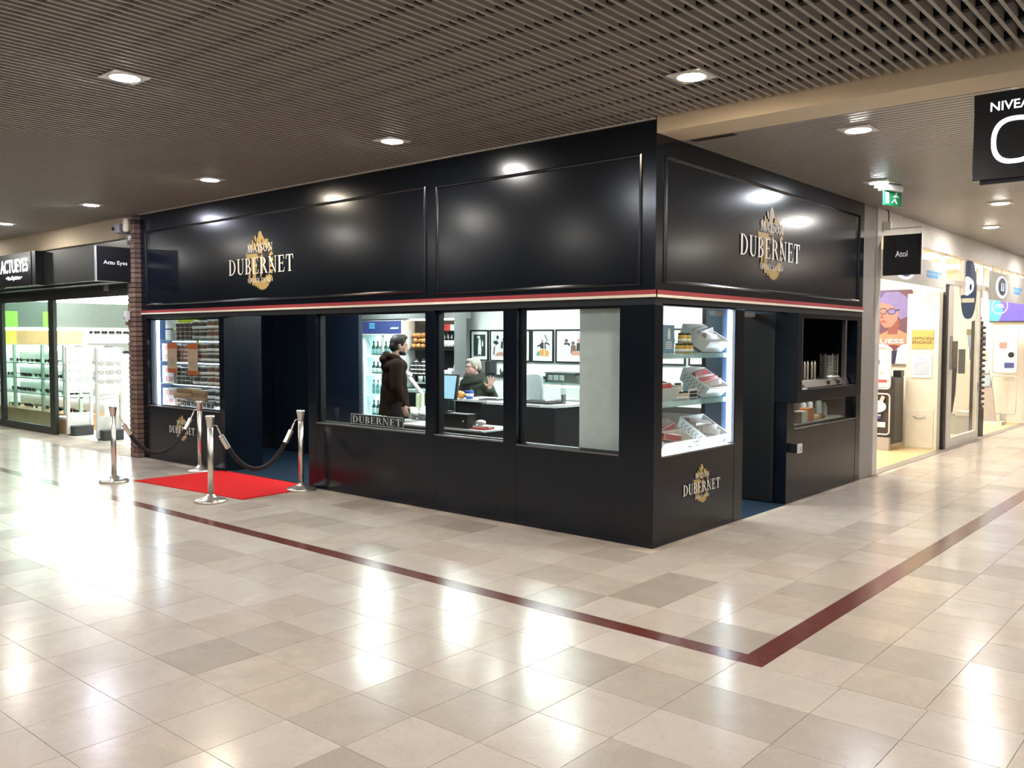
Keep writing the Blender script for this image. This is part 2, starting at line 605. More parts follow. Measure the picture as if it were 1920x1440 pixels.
k = 0
ys = -1.88
while ys - G*k > YS:                              # south of the red line
    y1 = ys - G*k
    y0 = y1 - G
    x = 1.69
    cut(1.69, 2.235, y0, y1)
    while x > XW - 5:
        cut(x-G, x, y0, y1)
        x -= G
    x = 2.235
    while x < XE:
        cut(x, x+G, y0, y1)
        x += G
    k += 1
y = -1.75
while y < YN:                                     # between the red line and the shops
    x = 1.68
    y1 = y + G
    while x > XW - 5:
        cut(x-G, x, y, y1)
        x -= G
    y = y1
y = -1.88
while y < YN:                                     # east of the red line
    x = 1.82
    while x < XE:
        cut(x, x+G, y, y+G)
        x += G
    y += G
rank = []
for i, (x0, x1, y0, y1) in enumerate(tiles):
    t = seen((x0+x1)/2, (y0+y1)/2)
    rank.append((t if t else 1e9, i))
rank.sort()
near = {i for t, i in rank[:296] if t < 1e8}
far = MB()
TILEME = {}
rt_ = random.Random(11)
for i, (x0, x1, y0, y1) in enumerate(tiles):
    tone = rt_.choices(range(6), weights=[30, 18, 22, 14, 8, 18])[0]
    dz = -rt_.random()*0.0006
    if i in near:
        key = (round(x1-x0, 3), round(y1-y0, 3), tone)
        if key not in TILEME:
            m_ = MB()
            hx, hy = (x1-x0)/2, (y1-y0)/2
            tile_mesh(m_, -hx, hx, -hy, hy)
            TILEME[key] = m_.mesh('tile', STONES[tone])
        put(TILEME[key], 'tile', floor, ((x0+x1)/2, (y0+y1)/2, dz))
    else:
        tile_mesh(far, x0, x1, y0, y1, tone, dz=dz)
o = far.build('tile_field', STONES, floor)
o['kind'] = 'stuff'
# the red marble line: one leg along the shop front, one along the corridor, mitred at the corner
bx = [1.68, 1.157, -0.774, -2.70, -4.62, -6.54, -8.46, -10.38, -12.3, -14.2, -16.1, -18.0, -20.0]
for a, b in zip(bx[1:], bx[:-1]):
    m_ = MB()
    tile_mesh(m_, a, b, -1.88, -1.75)
    m_.build('border_tile', REDST, floor)
by = [-1.88, -1.0, 0.9, 2.8, 4.7, 6.6, 8.5, 10.4, 12.3, 14.2, 16.1, 18.0]
for a, b in zip(by[:-1], by[1:]):
    m_ = MB()
    tile_mesh(m_, 1.68, 1.82, a, b)
    m_.build('border_tile', REDST, floor)

# shop floors
MB().box(-8.36, -0.13, 0.13, 4.9, -0.0034, 0.0).build('shop_floor', BLUEMAT, floor)
MB().box(-6.36, -4.6, 0.0, 0.13, -0.0034, 0.0005).build('threshold', BLUEMAT, floor)
MB().box(-0.13, 0.0, 1.6, 2.6, -0.0034, 0.0005).build('threshold', BLUEMAT, floor)
AF = mat('pale_vinyl', (0.62, 0.62, 0.55), 0.3)
MB().box(XW-6, -8.9, 0.42, 9.0, -0.0034, 0.001).build('optician_floor', AF, floor)
YF = mat('honey_vinyl', (0.70, 0.50, 0.26), 0.35, var=0.1)
MB().box(-9.0, -0.14, 5.35, YN, -0.0034, 0.001).build('vinyl_floor', YF, floor)
gm = stone('grey_sill_marble', (0.30, 0.27, 0.24), (0.5, 0.46, 0.42), 0.3, 9)
MB().box(-0.14, 0.0, 5.35, YN, -0.0034, 0.002).build('door_sill', gm, floor)

# ================================================================== CEILINGS
ZC, ZK = 3.466, 3.352
ceil = MB().box(XW-6, XE, YS, 0.0, ZC+0.17, ZC+0.3).build('ceiling', VOID, loc=(0, 0, 0))
struct(ceil, 'open ceiling of grey metal blades under a black void')
sl = MB()
sl.box(-0.006, 0.006, YS+0.02, -0.012, 0.0, 0.075)
sl.box(-0.010, 0.010, YS+0.02, -0.012, 0.0, 0.005)
SLME = sl.mesh('slat', SLATM)
PIT = 0.07
LAMPS_S = [(0.78, -0.84), (-2.20, -0.84), (-5.18, -0.86), (-8.06, -0.88), (-11.0, -0.87), (-2.14, -3.28)]
n = 0
x = 2.86
while n < 292:
    put(SLME, 'slat', ceil, (x, 0, ZC))
    x -= PIT
    n += 1
field = MB()
while x > XW-5.9:
    field.box(x-0.006, x+0.006, YS+0.02, -0.012, ZC, ZC+0.075)
    x -= PIT
x = 2.86 + PIT
while x < XE-0.02:
    field.box(x-0.006, x+0.006, YS+0.02, -0.012, ZC, ZC+0.075)
    x += PIT
o = field.build('slat_field', SLATM, ceil)
o['kind'] = 'stuff'
y = -0.22
while y > YS+0.3:
    MB().box(XW-5.9, XE-0.02, y-0.026, y+0.026, ZC+0.015, ZC+0.06).build('carrier_rail', CARRIER, ceil)
    y -= 0.33
y = -0.40
MB().box(-8.5, 0.0, -0.03, -0.005, ZC-0.006, ZC+0.005).build('edge_trim', mat('bright_trim', (0.6, 0.56, 0.5), 0.4), ceil)

ceil2 = MB().box(0.0, 2.44, 0.38, YN, ZK+0.035, ZK+0.3).build('ceiling', VOID, loc=(0, 0, 0))
struct(ceil2, 'closed ceiling of narrow grey metal strips over the corridor')
pl = MB()
y = 0.385
while y < YN-0.08:
    # narrow strip with turned-up lips
    a, b = y+0.005, y+0.069
    pl.add([(0.0, a, ZK+0.012), (2.43, a, ZK+0.012), (2.43, a+0.004, ZK), (0.0, a+0.004, ZK), (0.0, b-0.004, ZK), (2.43, b-0.004, ZK), (2.43, b, ZK+0.012), (0.0, b, ZK+0.012)],
           [(0, 1, 2, 3), (3, 2, 5, 4), (4, 5, 6, 7)])
    y += 0.074
o = pl.build('strip_field', PLANKM, ceil2)
o['kind'] = 'stuff'
sof = MB().box(2.46, XE, 0.38, YN, ZK, ZK+0.3).build('ceiling', CREAM, loc=(0, 0, 0))
struct(sof, 'plain cream soffit beside the strip ceiling')
MB().box(2.43, 2.47, 0.38, YN, ZK-0.006, ZK+0.05).build('edge_trim', WHITE, sof)

vt = thing('ceiling_vent', 'narrow dark slotted vent in the strip ceiling next to the shop corner', 'vent', (0.27, 0.44, ZK-0.004))
MB().box(0.07, 0.47, 0.395, 0.475, ZK-0.003, ZK+0.001).build('frame', mat('vent_grey', (0.12, 0.11, 0.1), 0.5), vt)
for q in range(3):
    MB().box(0.085, 0.455, 0.402+q*0.024, 0.416+q*0.024, ZK-0.0045, ZK-0.003).build('slot', VOID, vt)
bm_ = MB().box(0.0, XE, 0.0, 0.38, ZK, ZC+0.3).build('trim_1', CREAM, bevel=0.004)
struct(bm_, 'cream beam between the slatted ceiling and the corridor')
bm2 = MB().box(XW-6, -8.73, -0.02, 0.42, 3.17, ZC+0.3).build('trim_2', CREAM, bevel=0.004)
struct(bm2, 'cream beam over the left optician')
# hall walls outside the picture
HALLW = mat('hall_wall', (0.42, 0.38, 0.34), 0.6)
HALLD = mat('hall_wall_dark', (0.07, 0.07, 0.075), 0.5)
struct(MB().box(XW-6.2, XE+0.2, YS-0.2, YS, 0, 3.8).build('wall_south', HALLD), 'plain hall wall facing the shop front')
struct(MB().box(XE, XE+0.2, YS, YN, 0, 3.8).build('wall_east', HALLW), 'plain hall wall across the corridor')
struct(MB().box(XW-6.2, XW-6.0, YS, 0.42, 0, 3.8).build('wall_west', HALLW), 'plain hall wall at the far left end')
struct(MB().box(-9.0, XE, YN, YN+0.2, 0, 3.8).build('wall_north', HALLW), 'plain hall wall at the far corridor end')

# ------------------------------------------------------------------ downlights
PLATE = mat('downlight_plate', (0.75, 0.74, 0.72), 0.4)


def downlight(x, y, z, tint, label, power=LAMP, group=None, half=0.125):
    t = thing('ceiling_downlight', label, 'downlight', (x, y, z), group)
    m_ = MB()
    m_.box(x-half, x+half, y-half, y+half, z-0.008, z)
    m_.lathe((x, y, z-0.012), [(0.098, 0), (0.108, 0.0), (0.112, 0.005)], 28)
    m_.build('plate', PLATE, t)
    key = 'lamp_%d_%d_%d' % tuple(int(c*100) for c in tint)
    lm = mat(key + '_%d' % int(power), (0.8, 0.8, 0.8), 0.5, emit=power, ecol=tint)
    MB().lathe((x, y, z-0.017), [(0.02, 0), (0.075, 0.001), (0.094, 0.005)], 28).build('lens', lm, t)
    return t


COOL, WARM, AMBER, NEUT = (0.86, 0.90, 1.0), (1.0, 0.86, 0.66), (1.0, 0.80, 0.56), (1.0, 0.95, 0.88)
zf, zk = ZC-0.001, ZK-0.001
downlight(*LAMPS_S[0], zf, AMBER, 'warm square ceiling downlight nearest the shop corner and cream beam')
downlight(*LAMPS_S[1], zf, NEUT, 'square downlight in front of the blank fascia panel')
downlight(*LAMPS_S[2], zf, WARM, 'warm square downlight in front of the left fascia lettering')
downlight(*LAMPS_S[3], zf, (0.80, 0.82, 1.0), 'bluish square downlight near the brick pier')
downlight(*LAMPS_S[4], zf, NEUT, 'square downlight in front of the left optician, at the left picture edge')
downlight(*LAMPS_S[5], zf, COOL, 'largest bright square downlight, alone out in the slatted hall ceiling', LAMP*1.15)
downlight(1.27, 0.90, zk, NEUT, 'nearest square downlight of the strip ceiling, beside the cream beam', LAMP*1.0)
downlight(0.62, 3.36, zk, COOL, 'square downlight beside the green exit sign', LAMP*1.0)
downlight(1.26, 5.72, zk, NEUT, 'square corridor downlight on the right, nearer of the pair', LAMP*1.0)
downlight(0.64, 8.1, zk, NEUT, 'square corridor downlight on the right, farther of the pair', LAMP*1.0)
for (x, y, z) in [(-5.1, -3.3, zf), (-8.06, -3.3, zf), (-11.0, -3.3, zf), (-14.0, -0.9, zf), (-14.0, -3.3, zf), (0.8, -3.3, zf), (3.7, -3.3, zf), (3.7, -0.9, zf), (6.6, -2.2, zf),
                  (-2.1, -5.8, zf), (0.8, -5.8, zf), (-5.1, -5.8, zf), (3.7, -5.8, zf), (-8.1, -5.8, zf), (0.8, -8.4, zf), (-3.6, -8.4, zf), (-17.0, -2.0, zf),
                  (1.3, 10.6, zk), (0.7, 13.0, zk), (1.4, 15.6, zk), (2.0, 17.5, zk), (4.2, 1.6, zk), (4.2, 4.6, zk), (4.2, 8.0, zk), (4.2, 12.0, zk)]:
    downlight(x, y, z, NEUT, 'square ceiling downlight of the hall outside the picture', LAMP, 'downlights outside the picture')

# ================================================================== DELICATESSEN SHELL (corner shop)
WS = root('wall_south', (0, 0, 0), 'gloss navy shop front with four windows and an open doorway')
WS.name = 'wall_front'
LOC['wall_front'] = (0, 0, 0)
WR = root('wall_right', (0, 0, 0), 'gloss navy side front with corner window, doorway and serving hatch')
ZH, ZS, ZW = 3.466, 2.05, 0.75
T = 0.13
# front (y = 0)
MB().box(-8.5, -0.001, 0.0, T, 2.108, ZH).build('fascia', NAVY, WS)
MB().box(-8.5, -0.005, 0.004, T, 1.99, ZS).build('header', NAVYM, WS)
PIERS = [(-8.5, -8.36), (-6.48, -6.36), (-4.60, -4.45), (-2.665, -2.535), (-1.625, -1.46), (-0.337, -0.001)]
for a, b in PIERS:
    MB().box(a, b, 0.0, T, 0.0, 1.99).build('pier', NAVY, WS, bevel=0.003)
for a, b in [(-8.36, -6.48), (-4.45, -2.665), (-2.535, -1.625), (-1.46, -0.337)]:
    MB().box(a, b, 0.003, T, 0.0, ZW).build('spandrel', NAVY, WS)
# the red and ivory stripes run round the corner
MB().box(-8.5, 0.008, -0.008, 0.02, 2.074, 2.108).build('red_stripe', REDP, WS)
MB().box(-8.5, 0.010, -0.010, 0.02, 2.05, 2.072).build('ivory_stripe', CREAMP, WS)


def moulding(parent, a, b, z0, z1, side):
    """raised frame of four mitred strips and a thin field inside"""
    wd = 0.032

    def pt(s, z, d):
        return (s, -d, z) if side == 'S' else (d, s, z)
    m_ = MB()
    prof = [(0.0, 0.0), (0.004, 0.012), (0.014, 0.02), (0.024, 0.014), (wd, 0.0)]
    rings = []
    for off, d in prof:
        rings.append([pt(a+off, z0+off, d), pt(b-off, z0+off, d), pt(b-off, z1-off, d), pt(a+off, z1-off, d)])
    for i in range(len(rings)-1):
        m_.add(rings[i] + rings[i+1], [(q, (q+1) % 4, (q+1) % 4 + 4, q+4) for q in range(4)])
    m_.build('panel_moulding', NAVY, parent)


moulding(WS, -8.35, -2.64, 2.17, 3.225, 'S')
moulding(WS, -2.505, -0.128, 2.145, 3.21, 'S')
# side (x = 0)
MB().box(-T, 0.0, 0.001, 4.75, 2.108, ZK+0.12).build('fascia', NAVY, WR)
MB().box(-T, -0.004, 0.005, 4.75, 1.99, ZS).build('header', NAVYM, WR)
for a, b in [(0.001, 0.128), (1.425, 1.60), (2.60, 2.78), (4.60, 4.75)]:
    MB().box(-T, 0.0, a, b, 0.0, 1.99).build('pier', NAVY, WR, bevel=0.003)
MB().box(-T, -0.003, 0.128, 1.425, 0.0, 0.735).build('spandrel', NAVY, WR)
MB().box(-T, -0.003, 2.78, 4.60, 0.0, 0.755).build('spandrel', NAVY, WR)
MB().box(-0.02, 0.008, 0.0, 4.75, 2.074, 2.108).build('red_stripe', REDP, WR)
MB().box(-0.02, 0.010, 0.0, 4.75, 2.05, 2.072).build('ivory_stripe', CREAMP, WR)
moulding(WR, 0.13, 4.585, 2.165, 3.20, 'E')

SILL = mat('window_sill_metal', (0.22, 0.22, 0.22), 0.35, metal=0.7)


def window(name, label, side, a, b, z0, z1, gl=GLASS, deep=0.05):
    t = root(name, (0, 0, 0), label)
    t.name = name
    LOC[t.name] = (0, 0, 0)

    def bx_(m_, s0, s1, d0, d1, q0, q1):
        if side == 'S':
            m_.box(s0, s1, d0, d1, q0, q1)
        else:
            m_.box(-d1, -d0, s0, s1, q0, q1)
    m_ = MB()
    f = 0.02 if deep > 0.02 else 0.010
    bx_(m_, a, a+f, deep, deep+0.025 if deep < 0.02 else 0.12, z0, z1)
    bx_(m_, b-f, b, deep, deep+0.025 if deep < 0.02 else 0.12, z0, z1)
    bx_(m_, a, b, deep, deep+0.025 if deep < 0.02 else 0.12, z1-f, z1)
    bx_(m_, a, b, deep, deep+0.025 if deep < 0.02 else 0.12, z0, z0+f)
    m_.build('window_frame', NAVYM, t)
    m_ = MB()
    bx_(m_, a+f, b-f, deep+0.012, deep+0.018, z0+f, z1-f)
    m_.build('pane', gl, t)
    m_ = MB()
    bx_(m_, a, b, -0.004, max(deep, 0.004), z0-0.004, z0+0.01)
    m_.build('window_sill', SILL, t)
    return t


window('window_1', 'left display window full of tins and jars', 'S', -8.36, -6.48, 0.755, 1.985)
window('window_2', 'wide front window with a man standing behind it', 'S', -4.45, -2.665, ZW, 1.99)
window('window_3', 'narrow front window with a woman at the counter behind it', 'S', -2.535, -1.625, ZW, 1.99)
window('window_4', 'front window nearest the corner with a white board behind it', 'S', -1.46, -0.337, 0.735, 1.99)
window('window_5', 'brightly lit corner window on the side front with baskets of ham', 'E', 0.128, 1.425, 0.735, 2.0, deep=0.004)
window('window_6', 'low window under the serving hatch', 'E', 2.80, 4.60, 0.765, 1.07)

# interior walls
INW = mat('white_interior_wall', (0.74, 0.77, 0.76), 0.55, var=0.02)
struct(MB().box(-8.9, -0.13, 4.62, 4.75, 0, 2.7).build('wall_back', INW), 'white back wall inside the delicatessen')
struct(MB().box(-8.9, -8.8, 0.30, 4.75, 0, 2.7).build('wall_left', NAVYM), 'dark side wall of the delicatessen')
wp = MB().box(-8.5, -5.88, 1.80, 1.86, 0, 2.6).build('wall_partition', BLUEW)
struct(wp, 'deep blue partition behind the open doorway')
MB().box(-7.93, -7.90, 1.79, 1.80, 0, 2.6).build('joint_strip', BLACK, wp)
struct(MB().box(-6.45, -6.36, 0.13, 0.55, 0, 2.3).build('wall_return', NAVY), 'navy return wall at the left side of the open doorway')
struct(MB().box(-0.95, -0.13, 2.62, 2.68, 0, 2.6).build('wall_kiosk', mat('slate_blue', (0.045, 0.075, 0.11), 0.4)), 'dark blue side wall of the kiosk seen through the side doorway')
struct(MB().box(-1.0, -0.95, 2.62, 4.62, 0, 2.6).build('wall_kiosk_back', BLACK), 'black back wall behind the serving hatch')
struct(MB().box(-0.95, -0.13, 4.58, 4.615, 0, 2.6).build('wall_kiosk_side', BLACK), 'black end wall behind the serving hatch')
ci = MB().box(-8.8, -0.13, 0.13, 4.62, 2.6, 2.7).build('ceiling_shop', WHITE)
struct(ci, 'white ceiling inside the delicatessen')
PANEL = mat('deli_light_panel', (0.8, 0.82, 0.82), 0.5, emit=DELI, ecol=(0.93, 1.0, 0.98))
for x, y in [(-7.4, 3.4), (-5.6, 3.4), (-3.8, 3.4), (-2.0, 3.4), (-5.0, 1.1), (-3.3, 2.2), (-1.8, 1.6)]:
    t = thing('light_panel', 'flat white ceiling light panel inside the delicatessen', 'ceiling light', (x, y, 2.58), 'ceiling panels inside the delicatessen')
    MB().box(x-0.32, x+0.32, y-0.32, y+0.32, 2.585, 2.6).build('frame', WHITE, t)
    MB().box(x-0.3, x+0.3, y-0.3, y+0.3, 2.578, 2.585).build('diffuser', PANEL, t)
# bulkhead over the shelves, and grey pilaster
BULK = mat('bulkhead_grey', (0.16, 0.17, 0.17), 0.4)
struct(MB().box(-8.8, -6.09, 3.9, 4.30, 2.05, 2.6).build('trim_3', BULK), 'grey bulkhead over the bottle shelves')
struct(MB().box(-6.11, -6.085, 3.93, 4.19, 0, 2.6).build('trim_4', BULK), 'grey end panel between the wine shelf and the framed photographs')

# ------------------------------------------------------------------ grey pillar between the shops
pr = MB().box(-0.35, 0.0, 4.75, 5.20, 0.0, ZK).build('pillar', mat('pillar_grey', (0.30, 0.285, 0.275), 0.55), bevel=0.006)
struct(pr, 'grey painted pillar at the end of the navy side front')
pj = MB().box(-0.2, 0.01, 5.20, 5.35, 0.0, ZK).build('door_jamb', mat('jamb_grey', (0.62, 0.60, 0.57), 0.45), bevel=0.004)
struct(pj, 'pale grey jamb at the near edge of the right optician')

# ------------------------------------------------------------------ brick pier
PX0, PX1, PY0, PY1 = -8.73, -8.505, -0.09, 0.36
pier = MB().box(PX0+0.008, PX1-0.008, PY0+0.008, PY1, 0.0, 3.40).build('brick_pier', mat('mortar', (0.05, 0.032, 0.026), 0.9), loc=((PX0+PX1)/2, 0.08, 0))
struct(pier, 'brown brick pier between the left optician and the navy shop')
BR = [mat('brick_%s' % 'abcd'[i], c, 0.8, var=0.18, scale=30, bump=0.4) for i, c in enumerate([(0.20, 0.125, 0.092), (0.17, 0.105, 0.08), (0.235, 0.15, 0.115), (0.145, 0.09, 0.07)])]
rb = random.Random(5)
CH = 0.0695
z = 0.006
c = 0
BRME = {}
while z + CH < 3.36:
    h = CH - 0.012
    lay = [(PX0, PX1, PY0, PY0+0.11), (PX1-0.11, PX1, PY0+0.121, PY0+0.231), (PX1-0.11, PX1, PY0+0.242, PY1)] if c % 2 == 0 else \
          [(PX0, PX0+0.107, PY0, PY0+0.22), (PX0+0.118, PX1, PY0, PY0+0.22), (PX1-0.11, PX1, PY0+0.231, PY1)]
    for a, b, y0, y1 in lay:
        key = (round(b-a, 3), round(y1-y0, 3), rb.randrange(4))
        if key not in BRME:
            hx, hy = key[0]/2, key[1]/2
            BRME[key] = MB().box(-hx, hx, -hy, hy, 0, h).mesh('brick', BR[key[2]], bevel=0.002)
        put(BRME[key], 'brick', pier, ((a+b)/2 + rb.uniform(-0.0015, 0.0015), (y0+y1)/2 + rb.uniform(-0.0015, 0.0015), z))
    z += CH
    c += 1

# ------------------------------------------------------------------ logo: crest and lettering
def leaf(m_, x, z, ang, ln, wd, P, mi=0):
    pts = []
    for t in range(9):
        a = PI*t/8
        pts.append((ln*(0.5-0.5*math.cos(a)), wd/2*math.sin(a)**1.0))
    pts += [(p[0], -p[1]) for p in reversed(pts[1:-1])]

    c_, s_ = math.cos(R(ang)), math.sin(R(ang))
    m_.flat([P(x + p[0]*c_ - p[1]*s_, z + p[0]*s_ + p[1]*c_) for p in pts], mi)


def logo(label, org, ux, out, k):
    """org: centre of the DUBERNET baseline; k: scale (1 = 1.37 m wide)"""
    org, ux, out = Vector(org), Vector(ux), Vector(out)
    uz = Vector((0, 0, 1))
    t = thing('shop_sign', label, 'sign', tuple(org))
    e = MB()
    cnt = [0]
    plain = e.flat

    def layered(pts, mi=0):
        cnt[0] += 1
        n_ = out*(0.0001*cnt[0])
        return plain([p + n_ for p in pts], mi)

    e.flat = layered

    def P(x, z):
        return org + ux*(x*k) + uz*(z*k) + out*0.002
    # cap and neck
    e.flat([P(*q) for q in [(-0.005, 0.512), (0.022, 0.505), (0.05, 0.46), (0.075, 0.425), (0.06, 0.405), (0.03, 0.405), (0.034, 0.33), (0.045, 0.24), (-0.035, 0.24), (-0.022, 0.33), (-0.03, 0.40), (-0.045, 0.44), (-0.03, 0.49)]])
    # left wing and standing figure
    e.flat([P(*q) for q in [(-0.305, 0.275), (-0.275, 0.245), (-0.06, 0.245), (-0.06, 0.215), (-0.02, 0.215), (-0.02, 0.19), (-0.265, 0.19), (-0.30, 0.215)]])
    e.flat([P(*q) for q in [(-0.19, 0.19), (-0.085, 0.19), (-0.075, 0.06), (-0.085, 0.0), (-0.10, -0.105), (-0.165, -0.105), (-0.16, 0.0), (-0.185, 0.05)]])
    e.flat([P(*q) for q in [(0.045, 0.24), (0.075, 0.15), (0.06, 0.03), (0.03, -0.03), (0.0, -0.055), (0.0, 0.0), (0.015, 0.08), (0.0, 0.2)]])
    for i in range(26):                                   # right-hand sheaf down to the foot
        a = 66 - i*7.0
        x_, z_ = 0.05 + 0.15*math.cos(R(a)), 0.12 + 0.245*math.sin(R(a))
        leaf(e, x_, z_, a + (30 if i % 2 else -22), 0.085, 0.034, P)
    for i in range(12):                                   # foot of the wreath
        a = -38 - i*9.5
        leaf(e, 0.0 + 0.16*math.cos(R(a)), 0.07 + 0.16*math.sin(R(a)), a + 8, 0.09, 0.036, P)
    for i, (x_, z_, a) in enumerate([(-0.10, 0.30, 100), (-0.07, 0.32, 65), (-0.13, 0.28, 120), (-0.16, 0.27, 95), (-0.15, 0.33, 90), (-0.075, 0.385, 110), (-0.045, 0.36, 80), (-0.19, 0.30, 110), (0.06, 0.34, 70), (0.085, 0.33, 62), (0.115, 0.30, 60), (-0.19, -0.04, 250), (-0.14, -0.06, 262), (-0.20, 0.02, 245)]):
        leaf(e, x_, z_, a, 0.085, 0.04, P)
    e.build('crest', GOLD, t)
    L = MB()
    o2 = org + out*0.0085
    serif(L, 'DUBERNET', o2 - ux*(0.685*k), ux, uz, 1.37*k, 0.195*k)
    serif(L, 'MAISON', o2 - ux*(0.26*k) + uz*(0.262*k), ux, uz, 0.53*k, 0.095*k)
    serif(L, 'FONDÉE EN 1864', o2 - ux*(0.26*k) - uz*(0.105*k), ux, uz, 0.53*k, 0.05*k)
    L.build('lettering', LETTER, t)
    return t


logo('large gold crest and white shop name on the front fascia', (-5.53, 0.0, 2.497), (1, 0, 0), (0, -1, 0), 1.0)
logo('large gold crest and white shop name on the side fascia', (0.0, 2.15, 2.500), (0, 1, 0), (1, 0, 0), 1.0)
logo('small gold crest and white shop name under the left display window', (-7.43, 0.003, 0.415), (1, 0, 0), (0, -1, 0), 0.49)
logo('small gold crest and white shop name under the lit corner window', (-0.003, 0.81, 0.365), (0, 1, 0), (1, 0, 0), 0.485)

# ================================================================== RED CARPET, POSTS, ROPES
cp = MB()
cp.prism([(-6.52, -1.13, 0.0005), (-4.43, -0.97, 0.0005), (-4.50, 0.02, 0.0005), (-6.48, 0.02, 0.0005)], (0, 0, 0.007))
tag(cp.build('red_carpet', CARPET), 'bright red entrance carpet lying on the marble before the doorway', 'carpet')
edge = MB()
edge.prism([(-4.5, 0.02, 0.001), (-6.40, 0.02, 0.001), (-6.40, 0.045, 0.001), (-4.5, 0.045, 0.001)], (0, 0, 0.012))
tag(edge.build('threshold_strip', STEEL), 'thin pale metal threshold strip behind the red carpet', 'strip')


def post(x, y, label, hooks):
    t = thing('stanchion', label, 'stanchion', (x, y, 0), 'chrome rope posts at the entrance')
    MB().lathe((x, y, 0), [(0.165, 0.0), (0.168, 0.012), (0.160, 0.024), (0.10, 0.042), (0.05, 0.062), (0.034, 0.085)], 32).build('base', CHROME, t)
    MB().lathe((x, y, 0), [(0.030, 0.06), (0.030, 0.80)], 20).build('pole', CHROME, t)
    capo = MB().lathe((x, y, 0), [(0.030, 0.78), (0.034, 0.80), (0.040, 0.855), (0.049, 0.888), (0.049, 0.90), (0.040, 0.908), (0.02, 0.909)], 24).build('cap', CHROME, t)
    for (dx, dy) in hooks:
        m_ = MB()
        m_.tube([(x+dx*0.028, y+dy*0.028, 0.80), (x+dx*0.06, y+dy*0.06, 0.80), (x+dx*0.078, y+dy*0.078, 0.79), (x+dx*0.082, y+dy*0.082, 0.765)], 0.005, 6)
        m_.build('hook', CHROME, capo)
    return t


PA, PB, PC, PD = (-6.64, -1.31), (-4.59, -1.25), (-4.50, -0.18), (-6.66, -0.18)


def unit(a, b):
    d = math.hypot(b[0]-a[0], b[1]-a[1])
    return ((b[0]-a[0])/d, (b[1]-a[1])/d)


ua, ub = unit(PA, PD), unit(PB, PC)
post(*PA, 'chrome rope post at the left front corner of the red carpet', [ua])
post(*PB, 'chrome rope post at the near front corner of the red carpet', [ub])
post(*PC, 'chrome rope post at the right, against the navy wall by the doorway', [(-ub[0], -ub[1])])
post(*PD, 'chrome rope post in front of the left display window', [(-ua[0], -ua[1])])


def rope(a, b, sag, label):
    u = unit(a, b)
    p0 = (a[0]+u[0]*0.085, a[1]+u[1]*0.085)
    p1 = (b[0]-u[0]*0.085, b[1]-u[1]*0.085)
    t = thing('barrier_rope', label, 'rope', (p0[0], p0[1], 0.5))
    pts = []
    for i in range(25):
        s = i/24
        x_ = s*2-1
        pts.append((p0[0]+(p1[0]-p0[0])*s, p0[1]+(p1[1]-p0[1])*s, 0.765 - sag*(1-abs(x_)**2.1)))
    MB().tube(pts[2:-2], 0.025, 12).build('rope', VELVET, t)
    MB().tube(pts[1:4], 0.029, 12).build('end_ferrule', CHROME, t)
    MB().tube(pts[-4:-1], 0.029, 12).build('end_ferrule', CHROME, t)
    MB().tube(pts[0:2], 0.008, 8).build('snap_hook', CHROME, t)
    MB().tube(pts[-2:], 0.008, 8).build('snap_hook', CHROME, t)


rope(PA, PD, 0.47, 'black velvet rope sagging on the left side of the red carpet')
rope(PB, PC, 0.47, 'black velvet rope sagging across in front of the dark doorway')

# ================================================================== HANGING SIGNS AND WALL FIXTURES
SIGNB = mat('sign_black', (0.012, 0.012, 0.014), 0.22)
LITW = mat('sign_white_lit', (0.9, 0.95, 1), 0.5, emit=1.6, ecol=(0.92, 0.97, 1.0))
LITW2 = mat('sign_white', (0.75, 0.76, 0.78), 0.5, emit=0.25, ecol=(1, 1, 1))
# left flag sign (faces east)
t = thing('flag_sign', 'square black flag sign with white lettering on the brick pier', 'sign', (-8.62, -0.35, 2.5))
MB().box(-8.65, -8.62, -0.575, -0.092, 2.51, 2.99).build('sign_board', SIGNB, t, bevel=0.002)
MB().box(-8.655, -8.615, -0.588, -0.574, 2.505, 2.995).build('acrylic_edge', mat('acrylic_edge', (0.5, 0.5, 0.52), 0.15), t)
m_ = MB()
text(m_, 'Actu Eyes', (-8.617, -0.48, 2.73), (0, 1, 0), (0, 0, 1), 0.34, 0.07, bold=0.02)
m_.build('lettering', LITW2, t)
for z in (2.99, 2.503):
    MB().box(-8.64, -8.625, -0.575, -0.092, z, z+0.006).build('rim', STEEL, t)
# right flag sign (faces south)
t = thing('flag_sign', 'square black flag sign with white lettering beside the grey pillar', 'sign', (0.27, 5.4, 2.5))
MB().box(0.02, 0.475, 5.38, 5.41, 2.52, 3.02).build('sign_board', SIGNB, t, bevel=0.002)
m_ = MB()
text(m_, 'Atol', (0.17, 5.377, 2.745), (1, 0, 0), (0, 0, 1), 0.145, 0.075, bold=0.02)
m_.build('lettering', LITW2, t)
MB().box(0.475, 0.483, 5.37, 5.42, 2.515, 3.03).build('rim', GREYL, t)
MB().tube([(0.46, 5.395, 3.02), (0.47, 5.395, 3.10), (0.02, 5.395, 3.10)], 0.006, 6).build('bracket', GREYL, t)
